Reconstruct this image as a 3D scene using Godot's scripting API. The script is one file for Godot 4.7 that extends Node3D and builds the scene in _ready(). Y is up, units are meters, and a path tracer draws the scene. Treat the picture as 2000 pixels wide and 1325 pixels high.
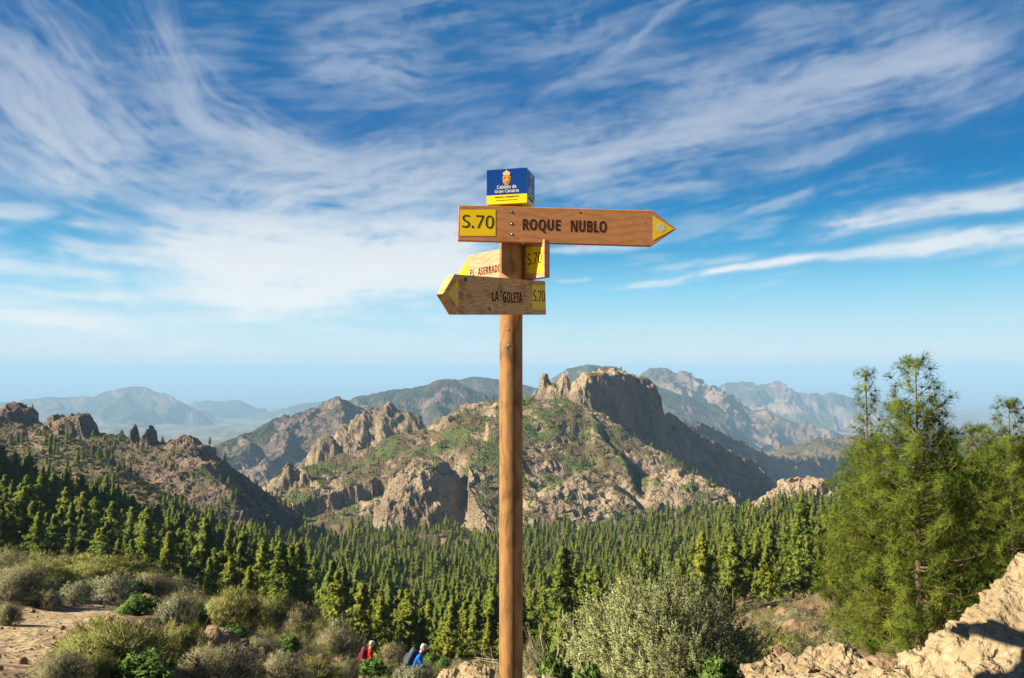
extends Node3D
# A wooden signpost on a mountain trail: pine forest, rocky hills and the sea behind it.
# The lens: 1421 pixels of focal length for a photograph of 2000 x 1325; places are given by where the photograph shows
# them and how far away they stand, and are turned into metres once, by P().
const F := 1421.0
const EYE := Vector3(0.0, 1.9, 0.0)
const PITCH := 0.03974
const SEA := -1498.0
const HY := 719.0
const EXPO := 2.7

var nF := FastNoiseLite.new()
var nR := FastNoiseLite.new()
var nS := FastNoiseLite.new()
var nC := FastNoiseLite.new()
var taken := {}
var M := {}
var gt := PackedFloat32Array()
var path_pts := PackedVector2Array()

func P(px: float, py: float, z: float) -> Vector3:
	var cx := (px - 1000.0) / F
	var cy := -(py - 662.5) / F
	var d := Vector3(cx, cy * cos(PITCH) + sin(PITCH), cy * sin(PITCH) - cos(PITCH))
	return EYE + d * (z / -d.z)

func lin(r: float, g: float, b: float) -> Color:
	return Color(r / 255.0, g / 255.0, b / 255.0).srgb_to_linear()

func numbered(called: String) -> String:
	var n: int = taken.get(called, 0)
	taken[called] = n + 1
	return called if n == 0 else "%s_%03d" % [called, n]

func tag(o: Node, label := "", category := "", group := "", kind := "") -> Node:
	if label: o.set_meta("label", label)
	if category: o.set_meta("category", category)
	if group: o.set_meta("group", group)
	if kind: o.set_meta("kind", kind)
	return o

func thing(called: String, at := Vector3.ZERO, turn := 0.0) -> Node3D:
	var o := Node3D.new()
	o.name = numbered(called)
	o.position = at
	o.rotation.y = turn
	add_child(o, true)
	return o

func obj(called: String, mesh: Mesh, mat: Material, parent: Node = null) -> MeshInstance3D:
	var o := MeshInstance3D.new()
	o.mesh = mesh
	o.material_override = mat
	if parent == null:
		o.name = numbered(called)
		add_child(o, true)
	else:
		o.name = called
		parent.add_child(o, true)
	return o

func nz(kind: int, oct: int, seed_: int, fractal := FastNoiseLite.FRACTAL_FBM) -> FastNoiseLite:
	var n := FastNoiseLite.new()
	n.noise_type = kind
	n.seed = seed_
	n.frequency = 1.0
	n.fractal_type = fractal
	n.fractal_octaves = oct
	return n

func ss(a: float, b: float, x: float) -> float:
	var t := clampf((x - a) / (b - a), 0.0, 1.0)
	return t * t * (3.0 - 2.0 * t)

func _ready() -> void:
	nF = nz(FastNoiseLite.TYPE_SIMPLEX, 5, 7)
	nR = nz(FastNoiseLite.TYPE_SIMPLEX, 5, 21, FastNoiseLite.FRACTAL_RIDGED)
	nS = nz(FastNoiseLite.TYPE_SIMPLEX, 2, 3)
	nC = nz(FastNoiseLite.TYPE_CELLULAR, 2, 5)
	nC.cellular_return_type = FastNoiseLite.RETURN_DISTANCE2_SUB
	# ---- camera, sky, sun, air, exposure
	var cam := Camera3D.new()
	cam.name = "camera"
	cam.position = EYE
	cam.rotation.x = PITCH
	cam.fov = rad_to_deg(2.0 * atan(662.5 / F))
	cam.near = 0.1
	cam.far = 250000.0
	add_child(cam)
	var env := Environment.new()
	env.background_mode = Environment.BG_SKY
	env.sky = Sky.new()
	env.sky.sky_material = sky_material()
	env.tonemap_mode = Environment.TONE_MAPPER_LINEAR
	env.tonemap_exposure = EXPO
	env.background_energy_multiplier = 1.0 / EXPO
	env.sdfgi_enabled = true
	env.ssao_enabled = true
	env.ssil_enabled = true
	env.fog_enabled = true
	env.fog_density = 0.00007
	env.fog_light_color = Color(0.69, 0.865, 1.0)
	var we := WorldEnvironment.new()
	we.name = "daylight"
	we.environment = env
	add_child(we)
	var sun := DirectionalLight3D.new()
	sun.name = "sun"
	sun.light_energy = 1.6
	sun.light_color = Color(1.0, 0.945, 0.85)
	sun.light_angular_distance = 0.5
	sun.shadow_enabled = true
	add_child(sun)
	var to_sun := Vector3(-0.81, 0.57, 0.135)
	sun.look_at_from_position(to_sun * 50.0, Vector3.ZERO)
	build_all()

# ---------------------------------------------------------------- sky
var strokes := []

func az_el(px: float, py: float) -> Vector2:
	var d := P(px, py, 1.0) - EYE
	return Vector2(rad_to_deg(atan2(d.x, -d.z)), rad_to_deg(atan2(d.y, Vector2(d.x, d.z).length())))

func stroke(x1: float, y1: float, x2: float, y2: float, w: float, k: float, bend := 0.0) -> void:
	var a := az_el(x1, y1)
	var b := az_el(x2, y2)
	if x2 < 1000.0: k = minf(k * 1.18, 0.95)
	add_stroke(a, b, w * 0.04, k, bend)

func add_stroke(a: Vector2, b: Vector2, w: float, k: float, bend: float) -> void:
	var d := b - a
	var ln := d.length()
	var rad := ln * 0.5 + w * 3.2 + absf(bend) * ln
	strokes.append([(a + b) * 0.5, d / ln, ln, w, k, bend, rad * rad, float(strokes.size()) * 13.7])

func sky_base(e: float) -> Color:
	var es := [-90.0, 0.0, 1.2, 3.2, 6.0, 9.0, 12.0, 14.2, 18.0, 26.0, 45.0, 90.0]
	var cs := [lin(200, 224, 237), lin(200, 224, 237), lin(208, 233, 243), lin(190, 230, 245), lin(140, 212, 243), lin(68, 170, 220), lin(16, 138, 200), lin(2, 122, 186), lin(2, 108, 175), lin(22, 106, 168), lin(24, 88, 152), lin(16, 64, 124)]
	var i := 0
	while i < es.size() - 2 and e > es[i + 1]:
		i += 1
	var t: float = clampf((e - es[i]) / (es[i + 1] - es[i]), 0.0, 1.0)
	return (cs[i] as Color).lerp(cs[i + 1], t)

func sky_color(a: float, e: float, near: Array) -> Color:
	var c := sky_base(e)
	if e < -1.5:
		return c
	var clear := 1.0
	var wx := nS.get_noise_2d(a * 0.07, e * 0.12)
	var wy := nS.get_noise_2d(a * 0.07 + 40.0, e * 0.12 + 9.0)
	var q := Vector2(a + wx * 1.0, e + wy * 0.5 * ss(2.0, 14.0, e))
	for s in near:
		var v: Vector2 = q - (s[0] as Vector2)
		if v.x > 180.0: v.x -= 360.0
		elif v.x < -180.0: v.x += 360.0
		if v.length_squared() > s[6]:
			continue
		var dir: Vector2 = s[1]
		var ln: float = s[2]
		var w: float = s[3]
		var u := v.dot(dir)
		var t := v.x * -dir.y + v.y * dir.x
		var un := u / ln * 2.0
		t -= s[5] * ln * (un * un - 0.35)
		var tn := t / w
		var m := exp(-tn * tn * 1.3) * (1.0 - ss(0.45, 1.25, absf(un)))
		if m < 0.01:
			continue
		var off: float = s[7]
		var n := nF.get_noise_2d(u * 0.055 + off, t * 0.36 + off) * 0.72 + nF.get_noise_2d(u * 0.10 + off, t * 1.15 - off) * 0.24 + nF.get_noise_2d(u * 0.45 - off, t * 0.85) * 0.26 + nF.get_noise_2d(u * 0.40 + t * 0.5 + off, t * 3.4 + off) * 0.13
		var d := clampf(m * (0.36 + 0.50 * (s[4] as float) + 0.26 * ss(0.72, 0.95, s[4]) * ss(1.1, 2.0, w) + n * 1.0), 0.0, 1.0)
		clear *= 1.0 - d * d * (3.0 - 2.0 * d) * (s[4] as float)
	# a thin veil everywhere, denser low down
	var veil := nF.get_noise_2d(a * 0.035 + 5.0, e * 0.09) * 0.5 + nF.get_noise_2d(a * 0.12 + e * 0.10, e * 0.75 - a * 0.12) * 0.35
	clear *= 1.0 - (0.03 + 0.30 * ss(0.0, 0.6, veil))
	var low := lin(236, 244, 248)
	var high := lin(178, 194, 216)
	var cc := low.lerp(high, ss(5.0, 20.0, e))
	c = c.lerp(cc, 1.0 - clear)
	# haze bank along the horizon
	var band := exp(-pow((e - 0.3) / 0.8, 2.0)) * (0.55 + 0.8 * nF.get_noise_2d(a * 0.10, e * 2.2))
	c = c.lerp(lin(214, 230, 238), clampf(band, 0.0, 0.8))
	return c

# the strokes that can reach a patch of sky
func reaching(a0: float, a1: float, e: float) -> Array:
	var near := []
	for s in strokes:
		var c: Vector2 = s[0]
		var rad := sqrt(s[6] as float) + 1.5
		if absf(e - c.y) > rad: continue
		var mid := (a0 + a1) * 0.5
		var da := absf(wrapf(c.x - mid, -180.0, 180.0)) - (a1 - a0) * 0.5
		if da > rad: continue
		near.append(s)
	return near

func sky_material() -> Material:
	# left: feathery cirrus falling to the right, above a bright bank; right: long streaks rising to the right
	stroke(-200, 60, 620, 470, 190, 0.34, 0.06)
	stroke(250, 520, 1050, 300, 170, 0.40, 0.03)
	stroke(-200, 560, 1000, 620, 60, 0.45, 0.0)
	stroke(700, 330, 2200, 0, 120, 0.34, 0.02)
	stroke(-40, -20, 300, 330, 120, 0.42, 0.10)
	stroke(-60, 130, 270, 350, 70, 0.50, 0.10)
	stroke(20, 60, 160, 330, 60, 0.38, 0.05)
	stroke(240, -40, 430, 300, 60, 0.40, 0.08)
	stroke(300, 10, 420, 230, 30, 0.30, 0.05)
	stroke(-80, 250, 250, 372, 40, 0.50, 0.06)
	stroke(330, 170, 660, 330, 80, 0.48, 0.06)
	stroke(440, 245, 660, 312, 24, 0.62, 0.05)
	stroke(380, 260, 560, 350, 45, 0.35, 0.03)
	stroke(540, 110, 880, 140, 70, 0.42, -0.04)
	stroke(720, 125, 870, 150, 26, 0.42, 0.0)
	stroke(620, 40, 980, -10, 70, 0.32, 0.02)
	stroke(420, 420, 960, 300, 110, 0.50, -0.05)
	stroke(480, 380, 1000, 360, 75, 0.55, 0.03)
	stroke(270, 410, 560, 450, 40, 0.50, 0.03)
	stroke(230, 478, 980, 470, 62, 0.80, 0.03)
	stroke(280, 545, 930, 525, 62, 0.92, 0.03)
	stroke(370, 590, 740, 585, 34, 0.90, 0.06)
	stroke(420, 620, 560, 622, 12, 0.60, 0.03)
	stroke(640, 520, 960, 500, 30, 0.60, 0.02)
	stroke(120, 428, 250, 442, 11, 0.55, 0.0)
	stroke(-60, 398, 140, 415, 20, 0.50, 0.0)
	stroke(110, 480, 320, 520, 26, 0.60, 0.05)
	stroke(-40, 520, 250, 538, 14, 0.45, 0.0)
	stroke(50, 570, 300, 582, 11, 0.45, 0.0)
	stroke(-80, 615, 310, 645, 24, 0.72, 0.02)
	stroke(-60, 660, 500, 672, 22, 0.35, 0.0)
	stroke(860, 345, 1500, 215, 70, 0.58, 0.02)
	stroke(1000, 318, 1480, 240, 22, 0.50, 0.02)
	stroke(1260, 250, 2080, 60, 62, 0.62, 0.02)
	stroke(1180, 190, 2060, 10, 70, 0.50, 0.02)
	stroke(1500, 175, 2060, 85, 26, 0.55, 0.0)
	stroke(900, 90, 1420, -30, 60, 0.40, 0.05)
	stroke(1020, 200, 1340, 40, 34, 0.38, -0.06)
	stroke(1240, 110, 1340, -20, 20, 0.45, -0.06)
	stroke(1430, 60, 1900, -30, 50, 0.36, 0.0)
	stroke(1430, 345, 1790, 248, 24, 0.42, -0.04)
	stroke(1430, 405, 1600, 360, 26, 0.40, 0.0)
	stroke(1580, 375, 1830, 328, 20, 0.42, 0.0)
	stroke(1830, 240, 2080, 130, 34, 0.40, 0.05)
	stroke(1555, 452, 2100, 356, 26, 0.90, -0.02)
	stroke(1680, 420, 2100, 345, 20, 0.60, 0.0)
	stroke(1700, 492, 2120, 438, 22, 0.85, 0.0)
	stroke(1160, 566, 1660, 493, 9, 0.95, 0.01)
	stroke(1600, 500, 2080, 462, 13, 0.70, 0.0)
	stroke(1210, 532, 1500, 503, 10, 0.50, 0.0)
	stroke(1060, 492, 1280, 478, 13, 0.60, 0.0)
	stroke(1060, 395, 1420, 352, 26, 0.45, 0.02)
	stroke(1180, 338, 1400, 300, 12, 0.35, -0.03)
	stroke(1080, 552, 1140, 545, 5, 0.40, 0.0)
	var rng := RandomNumberGenerator.new()
	rng.seed = 11
	for i in 150:
		var a := rng.randf_range(40.0, 320.0)
		if a > 180.0: a -= 360.0
		var e := 2.0 + 80.0 * pow(rng.randf(), 1.5)
		var ln := rng.randf_range(10.0, 34.0)
		var tilt := rng.randf_range(-0.35, 0.55)
		var d := Vector2(cos(tilt), sin(tilt)) * ln * 0.5
		add_stroke(Vector2(a, e) - d, Vector2(a, e) + d, rng.randf_range(0.6, 4.5), rng.randf_range(0.35, 0.7), rng.randf_range(-0.06, 0.06))
	var w := 768
	var h := 384
	var im := Image.create(w, h, false, Image.FORMAT_RGBAF)
	for y in h:
		var e := 90.0 - (y + 0.5) / h * 180.0
		if e < -4.0:
			im.fill_rect(Rect2i(0, y, w, h - y), sky_base(-10.0))
			break
		var near := []
		for x in w:
			var a := (x + 0.5) / w * 360.0
			if x % 32 == 0: near = reaching(a, a + 15.0, e)
			if a > 180.0: a -= 360.0
			im.set_pixel(x, y, sky_color(a, e, near))
	var W := 4096
	var H := 2048
	im.resize(W, H, Image.INTERPOLATE_BILINEAR)
	for y in range(int(H * (90.0 - 31.0) / 180.0), int(H * 92.0 / 180.0)):
		var e := 90.0 - (y + 0.5) / H * 180.0
		var near := []
		for x in range(-460, 460):
			var a := (x + 0.5) / W * 360.0
			if x % 40 == 0 or x == -460: near = reaching(a, a + 40.0 * 360.0 / W, e)
			im.set_pixel(posmod(x, W), y, sky_color(a, e, near))
	var m := PanoramaSkyMaterial.new()
	m.panorama = ImageTexture.create_from_image(im)
	m.filter = true
	return m

# ---------------------------------------------------------------- ground
const GR := [1.5, 3.7, 7.0, 12.0, 20.0, 36.0, 60.0, 100.0, 150.0, 220.0, 350.0, 550.0, 700.0, 900.0, 1300.0, 3000.0, 6000.0, 12000.0, 16000.0, 30000.0]
const GA := [-180.0, -90.0, -50.0, -35.1, -26.2, -15.7, -10.0, -4.0, 8.0, 19.4, 27.8, 35.1, 50.0, 90.0, 180.0]
# how far below the eye the ground lies at each distance and bearing (as 1421 x drop / distance)
const GT := [
	[1745, 1745, 1745, 1745, 1745, 1745, 1745, 1745, 1745, 1745, 1745, 1745, 1745, 1745, 1745],
	[640, 740, 780, 820, 800, 765, 755, 745, 745, 755, 765, 745, 705, 705, 640],
	[308, 488, 568, 600, 632, 676, 686, 688, 680, 650, 640, 606, 560, 460, 308],
	[108, 408, 488, 500, 510, 606, 660, 682, 680, 640, 618, 550, 460, 360, 108],
	[8, 330, 428, 440, 472, 578, 655, 680, 672, 610, 600, 520, 410, 310, 8],
	[-42, 260, 390, 424, 468, 576, 640, 650, 640, 566, 545, 470, 360, 260, -42],
	[-72, 210, 390, 424, 462, 562, 620, 625, 612, 530, 500, 420, 310, 210, -72],
	[-92, 170, 370, 416, 458, 548, 603, 608, 583, 495, 445, 365, 270, 170, -92],
	[-92, 140, 320, 392, 446, 533, 583, 593, 558, 463, 410, 320, 230, 140, -92],
	[-92, 120, 262, 335, 412, 498, 540, 548, 518, 428, 370, 280, 200, 120, -92],
	[-80, 110, 205, 268, 356, 438, 468, 478, 453, 378, 320, 240, 180, 110, -80],
	[-60, 100, 180, 240, 310, 385, 402, 405, 380, 320, 275, 225, 170, 110, -60],
	[-45, 90, 170, 240, 290, 354, 354, 354, 340, 295, 260, 220, 170, 110, -45],
	[-30, 80, 160, 210, 270, 312, 312, 312, 305, 290, 275, 250, 180, 110, -30],
	[0, 80, 140, 180, 240, 285, 285, 285, 285, 285, 280, 260, 180, 110, 0],
	[20, 80, 120, 160, 210, 250, 240, 235, 240, 250, 250, 240, 170, 110, 20],
	[40, 90, 120, 160, 180, 185, 180, 180, 180, 190, 190, 190, 150, 110, 40],
	[60, 110, 120, 130, 140, 140, 135, 135, 135, 140, 140, 145, 140, 110, 60],
	[90, 115, 120, 124, 124, 124, 122, 122, 122, 122, 122, 124, 124, 118, 90],
	[100, 100, 100, 100, 100, 100, 100, 100, 100, 100, 100, 100, 100, 100, 100]]
const NLR := 220
const LR0 := 0.4
var lr_step := 0.0

func cat(v: Array, i: int, t: float) -> float:
	var n := v.size() - 1
	return cubic_interpolate(v[i], v[mini(i + 1, n)], v[maxi(i - 1, 0)], v[mini(i + 2, n)], t)

func make_ground_table() -> void:
	lr_step = (log(30000.0) - LR0) / (NLR - 1)
	var rows := []
	for row in GT:
		var fine := []
		for k in 181:
			var a := -180.0 + 2.0 * k
			var i := 0
			while i < GA.size() - 2 and a > GA[i + 1]: i += 1
			fine.append(cat(row, i, clampf((a - GA[i]) / (GA[i + 1] - GA[i]), 0.0, 1.0)))
		rows.append(fine)
	gt.resize(NLR * 181)
	for j in NLR:
		var lr := LR0 + lr_step * j
		var r := exp(lr)
		var i := 0
		while i < GR.size() - 2 and r > GR[i + 1]: i += 1
		var t := clampf((lr - log(GR[i])) / (log(GR[i + 1]) - log(GR[i])), 0.0, 1.0)
		for k in 181:
			var col := [rows[maxi(i - 1, 0)][k], rows[i][k], rows[mini(i + 1, GR.size() - 1)][k], rows[mini(i + 2, GR.size() - 1)][k]]
			var v := cubic_interpolate(col[1], col[2], col[0], col[3], t)
			var a := deg_to_rad(clampf(absf(-180.0 + 2.0 * k), 0.0, 36.0))
			gt[j * 181 + k] = -(v - 27.0 * ss(3.0, 12.0, r)) / F * r * cos(a)

func ground_smooth(x: float, z: float) -> float:
	var r := sqrt(x * x + z * z)
	var fj := (log(maxf(r, 1.5)) - LR0) / lr_step
	var fk := (rad_to_deg(atan2(x, -z)) + 180.0) * 0.5
	var j := clampi(int(fj), 0, NLR - 2)
	var k := clampi(int(fk), 0, 179)
	fj = clampf(fj - j, 0.0, 1.0)
	fk -= k
	var o := j * 181 + k
	return EYE.y + lerpf(lerpf(gt[o], gt[o + 1], fk), lerpf(gt[o + 181], gt[o + 182], fk), fj)

func path_dist(x: float, z: float) -> float:
	var best := 1e9
	var p := Vector2(x, z)
	for i in path_pts.size() - 1:
		var a := path_pts[i]
		var ab := path_pts[i + 1] - a
		var t := clampf((p - a).dot(ab) / ab.length_squared(), 0.0, 1.0)
		best = minf(best, p.distance_squared_to(a + ab * t))
	return sqrt(best)

func path_half(r: float) -> float:
	return lerpf(1.5, 0.6, ss(8.0, 14.0, r))

func ground(x: float, z: float) -> float:
	var r := sqrt(x * x + z * z)
	var h := ground_smooth(x, z)
	var big := ss(60.0, 400.0, r)
	if big > 0.0: h += big * 7.0 * nF.get_noise_2d(x * 0.012, z * 0.012)
	if r < 900.0: h += ss(8.0, 60.0, r) * 1.3 * nF.get_noise_2d(x * 0.055, z * 0.055)
	if r > 1200.0: h += ss(1200.0, 4000.0, r) * (1.0 - ss(20000.0, 27000.0, r)) * (60.0 * nF.get_noise_2d(x * 0.0008, z * 0.0008) + 50.0 * nR.get_noise_2d(x * 0.0005, z * 0.0005))
	if r < 120.0:
		var b := 0.16 * nF.get_noise_2d(x * 0.45, z * 0.45) + 0.05 * nF.get_noise_2d(x * 2.1, z * 2.1)
		if r < 60.0:
			var d := path_dist(x, z)
			var hw := path_half(r)
			b *= ss(hw * 0.5, hw * 2.0, d) * 0.75 + 0.25
			b -= 0.10 * (1.0 - ss(hw * 0.6, hw * 1.6, d))
		h += b
	return h

func ground_color(x: float, z: float, h: float, ny: float) -> Color:
	var r := sqrt(x * x + z * z)
	var n := nF.get_noise_2d(x * 0.9, z * 0.9)
	var big := nF.get_noise_2d(x * 0.013 + 3.0, z * 0.013)
	var soil := Color(0.25, 0.17, 0.10).lerp(Color(0.17, 0.118, 0.072), ss(-0.3, 0.4, n))
	var scrub := Color(0.10, 0.078, 0.045).lerp(Color(0.075, 0.075, 0.034), ss(-0.2, 0.3, big))
	var c := soil
	if r < 90.0:
		var d := path_dist(x, z)
		var path := Color(0.44, 0.330, 0.195).lerp(Color(0.34, 0.252, 0.15), ss(-0.2, 0.4, n))
		c = soil.lerp(path, 1.0 - ss(path_half(r) * 0.8, path_half(r) * 1.5, d + n * 0.5))
	var veg := nF.get_noise_2d(x * 0.06, z * 0.06) + nF.get_noise_2d(x * 0.4, z * 0.4) * 0.6
	c = c.lerp(scrub, ss(30.0, 140.0, r) * ss(-0.35, 0.25, veg) * 0.9)
	if r > 900.0:
		var land := Color(0.20, 0.17, 0.12).lerp(Color(0.11, 0.115, 0.065), ss(-0.3, 0.3, nF.get_noise_2d(x * 0.0012, z * 0.0012) + 0.5 * n))
		c = c.lerp(land, ss(900.0, 2500.0, r))
	return c

func heightmesh(pos: PackedVector3Array, nx: int, ny: int, cols: PackedColorArray, nrm: PackedVector3Array) -> ArrayMesh:
	var idx := PackedInt32Array()
	idx.resize((nx - 1) * (ny - 1) * 6)
	var k := 0
	for j in ny - 1:
		for i in nx - 1:
			var a := j * nx + i
			idx[k] = a; idx[k + 1] = a + nx; idx[k + 2] = a + 1
			idx[k + 3] = a + 1; idx[k + 4] = a + nx; idx[k + 5] = a + nx + 1
			k += 6
	var arr := []
	arr.resize(Mesh.ARRAY_MAX)
	arr[Mesh.ARRAY_VERTEX] = pos
	arr[Mesh.ARRAY_NORMAL] = nrm
	arr[Mesh.ARRAY_COLOR] = cols
	arr[Mesh.ARRAY_INDEX] = idx
	var m := ArrayMesh.new()
	m.add_surface_from_arrays(Mesh.PRIMITIVE_TRIANGLES, arr)
	return m

func grid_normals(pos: PackedVector3Array, nx: int, ny: int) -> PackedVector3Array:
	var nrm := PackedVector3Array()
	nrm.resize(pos.size())
	for j in ny:
		var ja := maxi(j - 1, 0) * nx
		var jb := mini(j + 1, ny - 1) * nx
		for i in nx:
			var du := pos[j * nx + mini(i + 1, nx - 1)] - pos[j * nx + maxi(i - 1, 0)]
			var dv := pos[jb + i] - pos[ja + i]
			var n := du.cross(dv).normalized()
			nrm[j * nx + i] = n if n != Vector3.ZERO else Vector3.UP
	return nrm

func build_ground() -> void:
	# bearings: fine in front, coarse behind; the sheet closes on itself
	var az := PackedFloat32Array()
	var a := -180.0
	while a < 180.0:
		az.append(a)
		var f := absf(a)
		a += 0.22 if f < 39.0 else (1.0 if f < 60.0 else 4.0)
	az.append(180.0)
	var rs := PackedFloat32Array()
	var r := 0.3
	while r < 30000.0:
		rs.append(r)
		r *= 1.022 if r < 1200.0 else 1.045
	var nx := az.size()
	var ny := rs.size()
	var pos := PackedVector3Array()
	pos.resize(nx * ny)
	for j in ny:
		for i in nx:
			var t := deg_to_rad(az[i])
			var x := sin(t) * rs[j]
			var z := -cos(t) * rs[j]
			pos[j * nx + i] = Vector3(x, ground(x, z), z)
	var nrm := grid_normals(pos, nx, ny)
	var col := PackedColorArray()
	col.resize(nx * ny)
	for k in nx * ny:
		col[k] = ground_color(pos[k].x, pos[k].z, pos[k].y, nrm[k].y)
	tag(obj("ground", heightmesh(pos, nx, ny, col, nrm), M.soil), "stony brown hillside with a dirt path falling away to the forested valley", "", "", "structure")

func build_sea() -> void:
	var st := SurfaceTool.new()
	st.begin(Mesh.PRIMITIVE_TRIANGLES)
	var rr := [12000.0, 20000.0, 40000.0, 80000.0, 150000.0]
	for j in rr.size() - 1:
		for i in 96:
			var c0 := Vector3(sin(i * TAU / 96.0), 0, -cos(i * TAU / 96.0))
			var c1 := Vector3(sin((i + 1) * TAU / 96.0), 0, -cos((i + 1) * TAU / 96.0))
			st.set_normal(Vector3.UP)
			for v in [c0 * rr[j], c0 * rr[j + 1], c1 * rr[j], c1 * rr[j], c0 * rr[j + 1], c1 * rr[j + 1]]:
				st.set_normal(Vector3.UP)
				st.add_vertex(v + Vector3(0, SEA, 0))
	tag(obj("sea", st.commit(), M.sea), "calm blue sea reaching the hazy horizon", "", "", "structure")

# ---------------------------------------------------------------- hills and mountains: crest lines and domes
# a crest is [points, slope on its left, slope on its right, how rocky, roundness]; walking along it, left is left
class Crest:
	var p: PackedVector3Array
	var sl: float
	var sr: float
	var rock: float
	var rnd: float
	var top: float
	var cap: float
class Dome:
	var c: Vector3
	var rx: float
	var rz: float
	var drop: float
	var pw: float
	var rock: float
	var ca: float
	var sa: float
var crests: Array[Crest] = []
var domes: Array[Dome] = []
var rocky := 0.0
var crest_d := 0.0
var blocky := 0.8
var trees_here := 0
var bushes_here := 0
var hill_bushes := PackedVector3Array()

func crest(pts: Array, sl: float, sr: float, rock := 0.5, rnd := 8.0, cap := 0.9) -> void:
	var c := Crest.new()
	for q in pts:
		c.p.append(P(q[0], q[1], q[2]))
	c.sl = sl; c.sr = sr; c.rock = rock; c.rnd = rnd; c.cap = cap
	c.top = -1e9
	for q in c.p: c.top = maxf(c.top, q.y)
	crests.append(c)

func dome(px: float, py: float, z: float, rx: float, rz: float, drop: float, pw: float, rock := 1.0, turn := 0.0) -> void:
	var d := Dome.new()
	d.c = P(px, py, z)
	d.rx = rx; d.rz = rz; d.drop = drop; d.pw = pw; d.rock = rock
	d.ca = cos(turn); d.sa = sin(turn)
	domes.append(d)

func massif_height(x: float, z: float) -> float:
	var best := -1e9
	rocky = 0.0
	for c in crests:
		var bd := 1e18
		var bh := 0.0
		var side := 0.0
		var over := 0.0
		var p := c.p
		var last := p.size() - 2
		for i in p.size() - 1:
			var ax := p[i].x
			var az := p[i].z
			var dx := p[i + 1].x - ax
			var dz := p[i + 1].z - az
			var l2 := dx * dx + dz * dz
			var t0 := ((x - ax) * dx + (z - az) * dz) / l2
			var t := clampf(t0, 0.0, 1.0)
			var ex := x - ax - dx * t
			var ez := z - az - dz * t
			var d := ex * ex + ez * ez
			if d < bd:
				bd = d
				bh = lerpf(p[i].y, p[i + 1].y, t)
				side = dx * ez - dz * ex
				over = 0.0
				if i == 0 and t0 < 0.0: over = -t0 * sqrt(l2)
				elif i == last and t0 > 1.0: over = (t0 - 1.0) * sqrt(l2)
		var perp := sqrt(maxf(bd - over * over, 0.0))
		bd = perp
		var sl := c.sl if side < 0.0 else c.sr
		bh -= sl * (sqrt(bd * bd + c.rnd * c.rnd) - c.rnd) + over * c.cap
		if bh > best:
			best = bh
			crest_d = perp + over
			rocky = c.rock
	for d in domes:
		var ex := x - d.c.x
		var ez := z - d.c.z
		var u := (ex * d.ca + ez * d.sa) / d.rx
		var v := (ez * d.ca - ex * d.sa) / d.rz
		var q := u * u + v * v
		if q > 2.6: continue
		var h := d.c.y - d.drop * pow(q, d.pw * 0.5)
		if h > best:
			best = h
			rocky = d.rock
			crest_d = 0.0
	return best

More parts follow.
